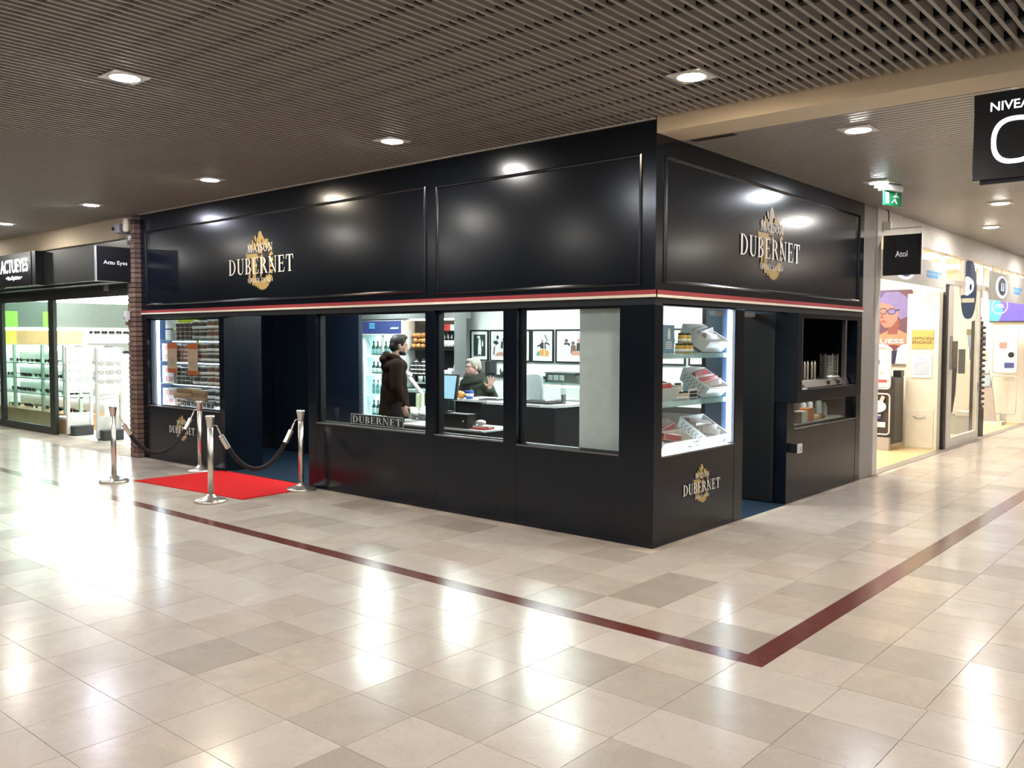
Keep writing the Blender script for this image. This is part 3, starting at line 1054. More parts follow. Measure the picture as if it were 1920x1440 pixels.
# level sign
t = thing('level_sign', 'large hanging black level sign with a white zero at the right edge', 'sign', (2.565, -0.06, 2.69))
MB().box(2.33, 2.80, -0.10, -0.02, 2.69, 3.215).build('sign_board', SIGNB, t, bevel=0.004)
m_ = MB()
text(m_, 'NIVEAU', (2.425, -0.104, 3.10), (1, 0, 0), (0, 0, 1), 0.265, 0.055, bold=0.035)
prs = []
for ring in (0, 1):
    pts = []
    for i in range(48):
        a = 2*PI*i/48
        rx, rz = (0.132, 0.142) if ring == 0 else (0.104, 0.114)
        cx_, sx_ = math.cos(a), math.sin(a)
        pts.append((2.565 + rx*math.copysign(abs(cx_)**0.75, cx_), -0.104, 2.915 + rz*math.copysign(abs(sx_)**0.85, sx_)))
    prs.append(pts)
m_.add(prs[0] + prs[1], [(i, (i+1) % 48, (i+1) % 48 + 48, i+48) for i in range(48)])
m_.build('lettering', LITW, t)
MB().box(2.37, 2.76, -0.08, -0.04, 2.665, 2.69).build('rail', BLACK, t)
for x in (2.70,):
    MB().tube([(x, -0.06, 3.21), (x, -0.06, 3.47)], 0.008, 8).build('hanger_rod', STEEL, t)
# exit sign
GREENS = mat('exit_green', (0.01, 0.22, 0.09), 0.4, emit=0.03, ecol=(0.02, 0.6, 0.25))
t = thing('exit_sign', 'green emergency exit sign under a white lamp housing on the strip ceiling', 'sign', (0.72, 3.55, 3.17))
m_ = MB()
m_.obox((0.66, 3.62, 3.315), (0.10, 0.30, 0.07), (0, 0, R(-18)))
m_.build('lamp_housing', WHITEP, t, bevel=0.012)
m_ = MB()
m_.obox((0.575, 3.52, 3.33), (0.07, 0.10, 0.045), (0, 0, R(-18)))
m_.build('bracket', GREYL, t, bevel=0.01)
m_ = MB()
rz = Matrix.Rotation(R(-18), 3, 'Z')
m_.obox((0.675, 3.62, 3.205), (0.008, 0.30, 0.15), (0, 0, R(-18)))
m_.build('sign_plate', GREENS, t)
# running figure and door on the east face
m_ = MB()


def EX(a, b):
    return Vector((0.675, 3.62, 3.205)) + rz @ Vector((0.006, a, b))


for poly in [[(-0.12, -0.055), (-0.06, -0.055), (-0.06, 0.06), (-0.12, 0.06)],
             [(0.03, 0.01), (0.06, 0.01), (0.075, 0.035), (0.03, 0.04)], [(0.02, 0.0), (0.05, -0.005), (0.08, -0.05), (0.06, -0.055), (0.035, -0.02)],
             [(0.03, 0.0), (0.045, -0.01), (0.0, -0.05), (-0.02, -0.045)], [(0.06, 0.03), (0.1, 0.01), (0.105, 0.018), (0.07, 0.04)], [(0.03, 0.035), (-0.005, 0.015), (-0.002, 0.007), (0.035, 0.022)],
             [(0.06 + 0.012*math.cos(2*PI*i/10), 0.055 + 0.012*math.sin(2*PI*i/10)) for i in range(10)]]:
    m_.flat([EX(*q) for q in poly])
m_.build('pictogram', mat('exit_white', (0.7, 0.8, 0.72), 0.5, emit=0.3, ecol=(0.8, 1, 0.85)), t)
# camera and loudspeaker at the top of the brick pier, number plate, detector lower down
t = thing('wall_lamp', 'small cream beacon fixed at the top of the brick pier', 'lamp', (-8.62, -0.13, 3.2))
MB().lathe((-8.62, -0.145, 3.22), [(0.03, 0), (0.045, 0.02), (0.045, 0.17), (0.03, 0.19)], 16).build('body', mat('beacon_cream', (0.75, 0.66, 0.5), 0.4), t)
MB().box(-8.64, -8.60, -0.115, -0.09, 3.25, 3.38).build('bracket', GREYL, t)
t = thing('security_camera', 'small grey camera box beside the beacon on the cream beam', 'camera', (-8.82, -0.1, 3.2))
MB().obox((-8.84, -0.13, 3.28), (0.12, 0.16, 0.13), (0, 0, R(20))).build('body', GREYP, t, bevel=0.01)
MB().lathe((-8.86, -0.215, 3.275), [(0.022, -0.02), (0.03, 0.0)], 12, axis='y').build('lens', BLACK, t)
t = thing('number_plate', 'small dark plate with the number 29 on the brick pier', 'plate', (-8.62, -0.1, 3.1))
MB().box(-8.70, -8.54, -0.102, -0.0915, 3.09, 3.19).build('plate', DARK, t)
m_ = MB()
text(m_, '29', (-8.66, -0.1045, 3.115), (1, 0, 0), (0, 0, 1), 0.08, 0.05, bold=0.02)
m_.build('lettering', LITW2, t)
t = thing('wall_detector', 'small white detector box on the brick pier above head height', 'detector', (-8.69, -0.13, 2.0))
MB().box(-8.73, -8.65, -0.16, -0.092, 1.97, 2.10).build('body', WHITEP, t, bevel=0.012)
MB().lathe((-8.69, -0.162, 2.0), [(0.02, -0.004), (0.026, 0.0)], 12, axis='y').build('lens', GREYP, t)
MB().lathe((-8.68, -0.125, 1.90), [(0.015, 0), (0.028, 0.02), (0.028, 0.05)], 12).build('sensor', mat('rust', (0.2, 0.11, 0.07), 0.6), t)

# ================================================================== LEFT DISPLAY WINDOW
CB = mat('case_back', (0.012, 0.014, 0.02), 0.5)
t = thing('display_case', 'tall lit display case with glass shelves behind the left window', 'display case', (-7.4, 0.35, 0))
MB().box(-8.40, -6.46, 0.40, 0.42, 0.70, 2.25).build('back_panel', CB, t)
MB().box(-8.44, -8.41, 0.135, 0.42, 0.0, 2.25).build('side_panel', mat('case_side', (0.03, 0.05, 0.12), 0.4), t)
MB().box(-8.41, -6.46, 0.135, 0.40, 0.70, 0.752).build('case_floor', WHITEP, t)
for z in (1.06, 1.375, 1.68):
    MB().box(-8.38, -6.47, 0.145, 0.38, z, z+0.012).build('shelf', SHELFG, t)
MB().box(-8.345, -8.295, 0.135, 0.155, 0.765, 1.97).build('led_strip', LED, t)
MB().box(-8.36, -6.50, 0.135, 0.143, 0.752, 0.765).build('led_strip', LED, t)
m_ = MB()
for z in (1.04, 1.355, 1.66):
    m_.box(-8.36, -6.50, 0.38, 0.395, z, z+0.008)
m_.box(-8.36, -6.5, 0.2, 0.23, 2.23, 2.245)
m_.build('shelf_lights', LED, t)
GREENP = mat('lime_panel', (0.42, 0.52, 0.01), 0.4)
MB().box(-8.28, -7.66, 0.36, 0.395, 1.84, 2.1).build('lime_panel', GREENP, t)
MB().box(-7.66, -7.60, 0.36, 0.37, 1.40, 2.1).build('lime_strip', GREENP, t)
# banners
BO = mat('banner_orange', (0.62, 0.12, 0.03), 0.6)
BC = mat('banner_sand', (0.62, 0.42, 0.28), 0.6)
for (x, y, z0, z1, lab) in [(-7.92, 0.137, 1.23, 1.645, 'orange and sand paper banner hanging among the pink boxes'), (-7.37, 0.137, 1.21, 1.64, 'orange and sand paper banner hanging before the dark jars')]:
    b = thing('paper_banner', lab, 'banner', (x, y, z0))
    MB().box(x-0.13, x+0.13, y, y+0.003, z0, z1).build('sheet', BC, b)
    m_ = MB()
    m_.box(x-0.13, x+0.13, y-0.001, y, z1-0.075, z1)
    m_.box(x-0.13, x+0.13, y-0.001, y, z0, z0+0.06)
    m_.build('band', BO, b)
    m_ = MB()
    for q in range(5):
        m_.box(x-0.09, x+0.09-0.02*(q % 3), y-0.001, y, z0+0.10+q*0.025, z0+0.107+q*0.025)
    m_.build('print', GREYP, b)

rs = random.Random(3)
PINK = mat('pink_carton', (0.62, 0.20, 0.20), 0.5)
CARTW = mat('white_carton', (0.78, 0.75, 0.72), 0.5)
LAB_D = [mat('label_%d' % i, c, 0.45) for i, c in enumerate([(0.10, 0.055, 0.04), (0.05, 0.04, 0.05), (0.17, 0.08, 0.04), (0.06, 0.055, 0.03), (0.26, 0.12, 0.06)])]
KRAFT = mat('kraft_box', (0.34, 0.20, 0.10), 0.7)
LID = mat('tin_lid', (0.8, 0.8, 0.8), 0.25, metal=0.6)


def carton(w_, d_, h_, face, nm='carton', lab='', group=''):
    t = thing(nm, lab, 'box', (0, 0, 0), group)
    bo = MB().box(-w_/2, w_/2, -d_/2, d_/2, 0, h_).build('body', CARTW, t, bevel=0.003)
    MB().box(-w_/2*0.72, w_/2*0.72, -d_/2-0.0015, -d_/2, h_*0.22, h_*0.8).build('label', face, bo)
    return t


def tin(r, h, face, lab, group, lid=LID, nm='tin'):
    t = thing(nm, lab, 'tin' if nm == 'tin' else 'jar', (0, 0, 0), group)
    MB().lathe((0, 0, 0), [(r*0.94, 0), (r, 0.004), (r, h*0.10), (r, h*0.86)], 14).build('body', face, t)
    MB().lathe((0, 0, 0), [(r*1.02, h*0.84), (r*1.02, h*0.96), (r*0.9, h)], 14).build('lid', lid, t)
    return t


def jar(r, h, face, lab, group, lid=WHITEP):
    t = thing('jar', lab, 'jar', (0, 0, 0), group)
    bo = MB().lathe((0, 0, 0), [(r*0.9, 0), (r, 0.006), (r, h*0.7), (r*0.86, h*0.82)], 14).build('glass_body', face, t)
    MB().lathe((0, 0, 0), [(r*0.9, h*0.8), (r*0.9, h*0.97), (r*0.8, h)], 14).build('lid', lid, t)
    MB().lathe((0, 0, 0), [(r*1.012, h*0.12), (r*1.012, h*0.42)], 14).build('label', PAPER, bo)
    return t


def fill(proto, spots):
    """first spot takes the prototype, the others are copies of it"""
    for i, s in enumerate(spots):
        if i == 0:
            proto.location = s
        else:
            dup(proto, s)


SH = [(0.752, 'case floor'), (1.072, 'lowest shelf'), (1.387, 'middle shelf'), (1.692, 'top shelf')]
for si, (z, nm) in enumerate(SH):
    where = '%s, left window' % nm
    if si < 3:
        hh = 0.125
        fill(carton(0.155, 0.12, hh, PINK, lab='white carton with a pink label on the ' + where, group='pink cartons ' + where),
             [(x, 0.25, z + q*(hh+0.001)) for x in (-8.22, -8.06) for q in range(2)])
    else:
        fill(carton(0.15, 0.12, 0.14, CARTW, lab='plain white carton on the ' + where, group='plain cartons ' + where), [(-8.12, 0.25, z + q*0.161) for q in range(2)])
    if si == 0:
        rows = 2
    else:
        rows = 4 if si < 3 else 4
    fill(tin(0.058, 0.058, LAB_D[(si+2) % 5], 'small white-lidded tin in the stacked block on the ' + where, 'tins stacked ' + where),
         [(-7.90 + c*0.121, 0.25, z + q*0.0585) for c in range(4) for q in range(rows)])
    if si > 0:
        fill(jar(0.088, 0.13, LAB_D[si % 5], 'squat white-labelled jar in a square block, ' + where, 'squat jars ' + where),
             [(-7.41 + c*0.182, 0.26, z + q*0.1305) for c in range(2) for q in range(2)])
    fill(jar(0.072, 0.135, LAB_D[(si+1) % 5], 'white-labelled jar in the right-hand columns, ' + where, 'column jars ' + where),
         [(-7.02 + c*0.185, 0.23, z + q*0.1355) for c in range(3) for q in range(2)])
for i, (x, y, z, w_, d_, h_, lab) in enumerate([(-7.72, 0.27, 0.872, 0.48, 0.2, 0.075, 'long kraft paper box lying lowest over the white tins'), (-7.30, 0.27, 0.80, 0.34, 0.2, 0.11, 'kraft paper box lowest at the right of the tins'),
                                               (-7.30, 0.27, 0.912, 0.32, 0.18, 0.085, 'kraft paper box second at the right of the tins'), (-7.72, 0.27, 0.949, 0.34, 0.18, 0.06, 'small kraft box on top of the long kraft box')]):
    t = thing('gift_box', lab, 'box', (x, y, z))
    MB().box(x-w_/2, x+w_/2, y-d_/2, y+d_/2, z, z+h_*0.72).build('body', KRAFT, t, bevel=0.003)
    MB().box(x-w_/2-0.004, x+w_/2+0.004, y-d_/2-0.004, y+d_/2+0.004, z+h_*0.6, z+h_).build('lid', mat('kraft_lid', (0.46, 0.29, 0.16), 0.7), t, bevel=0.003)
t = MB().box(-7.47, -7.13, 0.19, 0.36, 0.752, 0.80).build('box_riser', WHITEP)
tag(t, 'low white riser under the kraft boxes in the left window', 'riser')


def nameplate(x0, x1, y, z0, z1, lab):
    t = thing('name_plate', lab, 'sign', ((x0+x1)/2, y, z0))
    MB().box(x0, x1, y, y+0.006, z0, z1).build('plate', NAVYM, t)
    m_ = MB()
    serif(m_, 'DUBERNET', (x0+0.03*(x1-x0), y-0.002, z0+(z1-z0)*0.16), (1, 0, 0), (0, 0, 1), (x1-x0)*0.94, (z1-z0)*0.66)
    m_.build('lettering', LETTER, t)
    m_ = MB()
    e_ = 0.006
    for q in [(x0, x1, z1-e_, z1), (x0, x0+e_, z0, z1), (x1-e_, x1, z0, z1), (x0, x1, z0, z0+e_)]:
        m_.box(q[0], q[1], y-0.001, y, q[2], q[3])
    m_.build('border', LETTER, t)


nameplate(-7.72, -6.86, 0.145, 0.768, 0.855, 'dark name plate at the foot of the left display window')
nameplate(-4.02, -3.16, 0.150, 0.762, 0.875, 'dark name plate with white lettering at the foot of the wide front window')

# ================================================================== DELICATESSEN INTERIOR
# ---- refrigerated drinks cabinet at the back
FB = mat('fridge_blue', (0.03, 0.045, 0.13), 0.3, emit=0.35, ecol=(0.10, 0.14, 0.42))
CYAN = mat('fridge_light', (0.6, 0.9, 0.9), 0.5, emit=3.2, ecol=(0.55, 1.0, 0.95))
t = thing('drinks_fridge', 'tall lit drinks fridge with a blue header against the back wall', 'fridge', (-7.85, 4.25, 0))
m_ = MB()
m_.box(-8.42, -8.36, 3.95, 4.30, 0, 2.04)
m_.box(-7.34, -7.28, 3.95, 4.30, 0, 2.04)
m_.box(-8.36, -7.34, 4.26, 4.30, 0, 2.04)
m_.box(-8.36, -7.34, 3.95, 4.26, 0, 0.12)
m_.build('cabinet', WHITEP, t)
MB().box(-8.36, -7.34, 3.93, 4.26, 1.80, 2.02).build('header', FB, t)
m_ = MB()
m_.box(-8.42, -7.28, 3.925, 3.95, 1.775, 1.80)
m_.box(-8.42, -7.28, 3.925, 3.95, 2.02, 2.045)
m_.box(-7.34, -7.28, 3.92, 3.95, 1.775, 2.045)
m_.build('header_frame', WHITEP, t)
m_ = MB()
for q in range(3):
    m_.box(-8.17, -8.03, 3.922, 3.929, 1.895+q*0.035, 1.913+q*0.035)
m_.build('logo_bars', mat('logo_blue', (0.1, 0.4, 0.9), 0.4, emit=0.8, ecol=(0.1, 0.45, 1.0)), t)
m_ = MB()
for q in range(9):
    m_.box(-7.62+q*0.022, -7.605+q*0.022, 3.922, 3.929, 1.885, 1.90+0.008*(q % 3))
m_.build('header_print', LITW2, t)
MB().box(-8.34, -7.36, 4.22, 4.255, 0.14, 1.76).build('lit_back', CYAN, t)
for z in (0.35, 0.72, 1.08, 1.40):
    MB().box(-8.35, -7.35, 4.02, 4.22, z, z+0.012).build('shelf', SHELFG, t)
    MB().box(-8.35, -7.35, 4.0, 4.02, z-0.012, z+0.03).build('price_rail', mat('price_rail', (0.8, 0.9, 0.9), 0.4, emit=0.9, ecol=(0.7, 1, 1)), t)
MB().box(-7.87, -7.83, 3.94, 3.97, 0.12, 1.775).build('door_stile', GREYL, t)
bt = [mat('drink_%d' % i, c, 0.25) for i, c in enumerate([(0.05, 0.12, 0.12), (0.35, 0.55, 0.55), (0.03, 0.06, 0.07), (0.12, 0.2, 0.12)])]


def bottle(r, h, body, lab, group, labcol=PAPER, capcol=BLACK, nm='bottle'):
    t = thing(nm, lab, 'bottle', (0, 0, 0), group)
    bo = MB().lathe((0, 0, 0), [(r*0.92, 0), (r, 0.006), (r, h*0.58), (r*0.75, h*0.68), (r*0.36, h*0.76), (r*0.34, h*0.90)], 14).build('body', body, t)
    MB().lathe((0, 0, 0), [(r*0.42, h*0.88), (r*0.42, h), (r*0.3, h*1.002)], 12).build('cap', capcol, t)
    MB().lathe((0, 0, 0), [(r*1.015, h*0.14), (r*1.015, h*0.5)], 14).build('label', labcol, bo)
    return t


for i, z in enumerate((0.363, 0.733, 1.093, 1.413)):
    w_ = ['lowest', 'second', 'third', 'top'][i]
    h_ = (0.27, 0.26, 0.22, 0.26)[i]
    fill(bottle(0.036, h_, bt[i], 'chilled bottle on the %s shelf of the drinks fridge' % w_, 'bottles on the %s fridge shelf' % w_, labcol=bt[1] if i % 2 else PAPER),
         [(-8.28 + c*0.108, 4.12, z) for c in range(9)])

# ---- wall shelving with breads, wine and jars, right of the fridge
SHB = mat('shelf_black', (0.02, 0.02, 0.022), 0.45)
t = thing('wall_shelving', 'dark wall shelving with breads, wine and jars beside the fridge', 'shelving', (-6.7, 4.1, 0))
MB().box(-7.26, -6.12, 4.16, 4.19, 0.9, 2.04).build('back_panel', SHB, t)
for z in (1.53, 1.10):
    MB().box(-7.26, -6.12, 3.97, 4.16, z, z+0.018).build('shelf', SHB, t)
MB().box(-7.26, -6.12, 3.95, 4.19, 0.0, 0.9).build('cupboard', SHB, t)
MB().box(-7.24, -6.14, 4.0, 4.03, 2.02, 2.04).build('shelf_light', mat('warm_strip', (1, 0.8, 0.6), 0.5, emit=14, ecol=(1, 0.83, 0.62)), t)
BRD = mat('bread_crust', (0.45, 0.20, 0.06), 0.6, var=0.3, scale=25, bump=0.4)
BAGC = mat('cellophane', (0.75, 0.55, 0.35), 0.25)
pb = MB().ell((0, 0, 0.045), (0.062, 0.05, 0.045), 12, 7).mesh('loaf', BRD)
for i in range(12):
    c, q = i % 4, i//4
    o = bpy.data.objects.new('bread_bag', pb)
    COL.objects.link(o)
    o.location = (-7.19+c*0.108+(0.03 if q % 2 else 0), 4.08 + 0.01*(i % 3), 1.549 + q*0.0885)
    o.rotation_euler = (0, 0, 0.5*i)
    tag(o, 'small orange-brown bagged loaf piled on the upper wall shelf', 'bread', 'bagged loaves on the upper shelf')
WINE = mat('wine_glass', (0.012, 0.01, 0.012), 0.12)
fill(bottle(0.038, 0.28, WINE, 'dark wine bottle with white label on the upper wall shelf', 'wine bottles on the upper shelf'), [(-6.42 + c*0.085, 4.03, 1.549) for c in range(4)])
REDB = mat('red_box', (0.55, 0.05, 0.04), 0.5)
t = thing('packet_rack', 'small rack above the wine bottles on the wall shelving', 'rack', (-6.3, 4.1, 1.84))
MB().box(-6.48, -6.12, 4.0, 4.16, 1.838, 1.848).build('shelf', SHB, t)
for i, x in enumerate((-6.43, -6.35)):
    tag(MB().box(x-0.035, x+0.035, 4.03, 4.13, 1.849, 1.95).build('red_packet', REDB, bevel=0.004), ('left' if i == 0 else 'right') + ' red packet on the rack above the wine bottles', 'packet')
tag(MB().box(-6.30, -6.17, 4.03, 4.13, 1.849, 1.945).build('white_packet', PAPER, bevel=0.004), 'white packet on the rack above the wine bottles', 'packet')
DJ = mat('dark_preserve', (0.018, 0.014, 0.012), 0.2)
fill(jar(0.04, 0.066, DJ, 'little dark preserve jar in the stacks on the lower wall shelf', 'preserve jars on the lower shelf', lid=mat('dark_lid', (0.05, 0.05, 0.05), 0.3)),
     [(-7.20 + c*0.09, 4.05, 1.119 + q*0.0665) for c in range(4) for q in range(3 + (c % 2))])
WB = mat('white_ceramic', (0.8, 0.8, 0.78), 0.25)
for i, (x, h_) in enumerate([(-6.44, 0.09), (-6.32, 0.12)]):
    t = MB().lathe((x, 4.06, 1.119), [(0.03, 0), (0.05, 0.02), (0.055, h_*0.7), (0.04, h_)], 16).build('ceramic_pot', WB)
    tag(t, ['squat white pot on the lower wall shelf', 'taller white pot beside the grey end panel'][i], 'pot')
t = bottle(0.03, 0.26, mat('white_bottle', (0.75, 0.75, 0.72), 0.3), 'slim white bottle standing beside the grey end panel', None)
t.location = (-6.19, 4.04, 1.119)

# ---- framed photographs on the back wall (generic stand-ins)
FR = mat('black_frame', (0.012, 0.016, 0.015), 0.35)
MAT_ = mat('passe_partout', (0.86, 0.88, 0.87), 0.6)
PD_ = mat('print_dark', (0.025, 0.05, 0.04), 0.6)
PG = mat('print_grey', (0.55, 0.60, 0.60), 0.6)
PK = mat('print_black', (0.02, 0.02, 0.02), 0.6)
PW = mat('print_white', (0.85, 0.86, 0.85), 0.6)
PO = mat('print_orange', (0.55, 0.25, 0.05), 0.6)
PGN = mat('print_green', (0.08, 0.28, 0.2), 0.6)
PS = mat('print_skin', (0.45, 0.22, 0.16), 0.6)
PBR = mat('print_brown', (0.12, 0.075, 0.055), 0.6)
PM = [PD_, PG, PK, PW, PO, PGN, PS, PBR]


def oval(cx, cz, rx, rz, n=12):
    return [(cx+rx*math.cos(2*PI*i/n), cz+rz*math.sin(2*PI*i/n)) for i in range(n)]


ARTS = {
    'apron': (0, [(3, [(0.38, 0.05), (0.62, 0.05), (0.66, 0.3), (0.6, 0.78), (0.42, 0.78), (0.36, 0.3)]), (3, oval(0.42, 0.88, 0.14, 0.06)), (1, oval(0.5, 0.83, 0.06, 0.05)), (3, [(0.72, 0.45), (0.8, 0.45), (0.82, 0.6), (0.76, 0.78), (0.7, 0.6)]), (2, oval(0.5, 0.06, 0.06, 0.04))]),
    'dancers': (1, [(2, oval(0.35, 0.85, 0.09, 0.09)), (2, [(0.05, 0.68), (0.3, 0.72), (0.42, 0.6), (0.32, 0.5), (0.1, 0.58)]), (3, [(0.22, 0.5), (0.4, 0.56), (0.36, 0.25), (0.2, 0.2)]), (2, [(0.6, 0.7), (0.8, 0.62), (0.72, 0.35), (0.55, 0.4)]), (3, [(0.72, 0.6), (0.95, 0.62), (0.9, 0.3), (0.7, 0.28)]), (6, [(0.2, 0.05), (0.9, 0.05), (0.85, 0.2), (0.5, 0.22), (0.25, 0.15)]), (2, oval(0.75, 0.75, 0.07, 0.07)), (7, [(0.05, 0.1), (0.15, 0.12), (0.2, 0.5), (0.1, 0.4)])]),
    'street': (1, [(2, [(0.1, 0.1), (0.3, 0.1), (0.32, 0.7), (0.15, 0.75)]), (7, oval(0.22, 0.8, 0.08, 0.08)), (2, [(0.55, 0.1), (0.85, 0.1), (0.8, 0.65), (0.6, 0.7)]), (6, oval(0.7, 0.77, 0.08, 0.08)), (3, [(0.35, 0.1), (0.5, 0.1), (0.5, 0.4), (0.36, 0.4)])]),
    'player': (1, [(4, [(0.25, 0.08), (0.85, 0.05), (0.9, 0.25), (0.55, 0.4), (0.3, 0.3)]), (5, [(0.1, 0.08), (0.3, 0.08), (0.3, 0.28), (0.15, 0.25)]), (2, [(0.35, 0.4), (0.7, 0.36), (0.68, 0.62), (0.45, 0.66), (0.3, 0.55)]), (6, oval(0.48, 0.7, 0.07, 0.07)), (2, [(0.3, 0.55), (0.15, 0.5), (0.17, 0.44), (0.36, 0.5)]), (2, [(0.66, 0.6), (0.95, 0.52), (0.93, 0.58), (0.68, 0.68)]), (2, [(0.6, 0.95), (0.64, 0.97), (0.82, 0.7), (0.78, 0.68)]), (3, [(0.55, 0.98), (0.58, 0.98), (0.63, 0.1), (0.59, 0.1)])]),
    'band': (1, [(7, oval(0.24, 0.72, 0.07, 0.08)), (2, [(0.12, 0.2), (0.36, 0.2), (0.38, 0.62), (0.16, 0.64)]), (3, oval(0.24, 0.36, 0.15, 0.2)), (7, oval(0.5, 0.62, 0.07, 0.08)), (7, [(0.4, 0.2), (0.62, 0.2), (0.6, 0.54), (0.42, 0.54)]), (6, oval(0.72, 0.72, 0.07, 0.08)), (2, [(0.62, 0.3), (0.86, 0.3), (0.84, 0.63), (0.64, 0.63)]), (6, [(0.42, 0.12), (0.9, 0.1), (0.88, 0.28), (0.46, 0.3)])]),
}


def picture(x0, x1, z0, z1, y, art, lab, pad=(0.17, 0.15)):
    t = thing('framed_photograph', lab, 'picture', ((x0+x1)/2, y, z0), 'framed photographs on the white back wall')
    f = 0.022
    m_ = MB()
    m_.box(x0, x0+f, y-0.03, y, z0, z1)
    m_.box(x1-f, x1, y-0.03, y, z0, z1)
    m_.box(x0+f, x1-f, y-0.03, y, z1-f, z1)
    m_.box(x0+f, x1-f, y-0.03, y, z0, z0+f)
    m_.build('frame', FR, t)
    MB().box(x0+f, x1-f, y-0.016, y, z0+f, z1-f).build('mount', MAT_, t)
    bg, shapes = ARTS[art]
    W_, H_ = x1-x0, z1-z0
    a0, a1, b0, b1 = x0+W_*pad[0], x1-W_*pad[0], z0+H_*pad[1], z1-H_*pad[1]
    m_ = MB()
    m_.flat([(a0, y-0.0165, b0), (a1, y-0.0165, b0), (a1, y-0.0165, b1), (a0, y-0.0165, b1)], bg)
    for i, (c, poly) in enumerate(shapes):
        m_.flat([(a0+(a1-a0)*u, y-0.0168-0.0002*i, b0+(b1-b0)*v) for u, v in poly], c)
    m_.build('print', PM, t)
    return t


ART_Y = 4.615
zb, zt = 1.355, 1.865
picture(-6.380, -5.975, zb, zt, ART_Y, 'apron', 'framed print of a long white figure on dark green, left of the row')
picture(-5.940, -5.515, zb, zt, ART_Y, 'dancers', 'framed print of dancing figures, right of the white figure print', (0.12, 0.13))
picture(-5.485, -5.085, zb, zt, ART_Y, 'street', 'framed print half hidden behind the window post, left of the orange figure print')
picture(-5.055, -4.620, zb, zt, ART_Y, 'player', 'framed print of a figure with a fiddle over an orange heap', (0.13, 0.14))
picture(-4.580, -3.915, zb, zt, ART_Y, 'band', 'wide framed print of a group of musicians with a drum', (0.13, 0.14))
picture(-2.775, -2.325, zb, zt, ART_Y, 'dancers', 'framed print seen behind the honey jars of the corner window', (0.3, 0.16))
picture(-2.275, -1.885, zb, zt, ART_Y, 'street', 'framed print seen behind the ham of the corner window', (0.16, 0.16))

# ---- cash desk nearest the window
CT = mat('white_worktop', (0.80, 0.82, 0.82), 0.25)
t = thing('cash_desk', 'low cash desk with a thin white top close behind the front window', 'desk', (-3.4, 1.2, 0))
MB().box(-4.05, -2.72, 0.92, 1.50, 0.685, 0.705).build('top', CT, t, bevel=0.003)
m_ = MB()
m_.box(-4.03, -2.74, 0.96, 0.985, 0, 0.685)
m_.box(-4.03, -4.0, 0.985, 1.48, 0, 0.685)
m_.box(-2.77, -2.74, 0.985, 1.48, 0, 0.685)
m_.build('base', NAVYM, t)
t = thing('cash_box', 'black cash box on the white top of the cash desk', 'cash box', (-3.06, 1.15, 0.705))
MB().box(-3.56, -3.0, 0.97, 1.11, 0.706, 0.868).build('body', BLACK, t, bevel=0.006)
MB().box(-3.54, -3.02, 0.962, 0.97, 0.73, 0.85).build('drawer_front', mat('drawer_front', (0.02, 0.02, 0.02), 0.25), t)
MB().lathe((-3.06, 0.958, 0.79), [(0.012, 0), (0.012, 0.006)], 12, axis='y').build('lock', CHROME, t)
SCR = mat('screen_blue', (0.2, 0.4, 0.5), 0.3, emit=0.85, ecol=(0.45, 0.75, 0.95))
t = thing('till_monitor', 'till monitor with a pale blue screen on the cash box', 'monitor', (-3.3, 1.15, 0.87))
m_ = MB()
q = [(-3.62, 1.05, 1.01), (-3.27, 1.05, 1.01), (-3.34, 1.17, 1.30), (-3.67, 1.17, 1.30)]
m_.prism(q, (0, 0.03, 0.0))
ho = m_.build('housing', BLACK, t)
m_ = MB()
m_.flat([(-3.605, 1.0475, 1.025), (-3.29, 1.0475, 1.025), (-3.353, 1.160, 1.285), (-3.655, 1.160, 1.285)])
m_.build('screen', SCR, ho)
m_ = MB()
m_.box(-3.52, -3.34, 1.0, 1.10, 0.869, 0.885)
m_.tube([(-3.43, 1.06, 0.88), (-3.44, 1.10, 1.04)], 0.025, 10)
m_.build('stand', BLACK, t)
t = thing('card_terminal', 'black card terminal standing at the left end of the cash desk', 'terminal', (-3.66, 1.1, 0.705))
MB().obox((-3.66, 1.1, 0.80), (0.07, 0.05, 0.17), (R(-15), 0, 0)).build('body', BLACK, t, bevel=0.008)
MB().box(-3.70, -3.62, 1.06, 1.15, 0.706, 0.725).build('foot', BLACK, t, bevel=0.004)
t = thing('leaflet_pile', 'pile of red and white leaflets beside the cash box', 'leaflets', (-2.87, 1.08, 0.705))
MB().box(-2.97, -2.77, 1.0, 1.16, 0.706, 0.728).build('red_leaflets', mat('red_print', (0.6, 0.06, 0.05), 0.5), t)
m_ = MB().obox((-2.86, 1.08, 0.738), (0.20, 0.13, 0.018), (0, 0, R(14)))
m_.build('white_leaflets', PAPER, t)
t = tag(MB().ell((-2.90, 1.08, 0.778), (0.065, 0.055, 0.03), 14, 8).build('wrapped_roll', mat('pink_wrap', (0.8, 0.62, 0.58), 0.5)), 'pale pink rounded package on the leaflets', 'package')

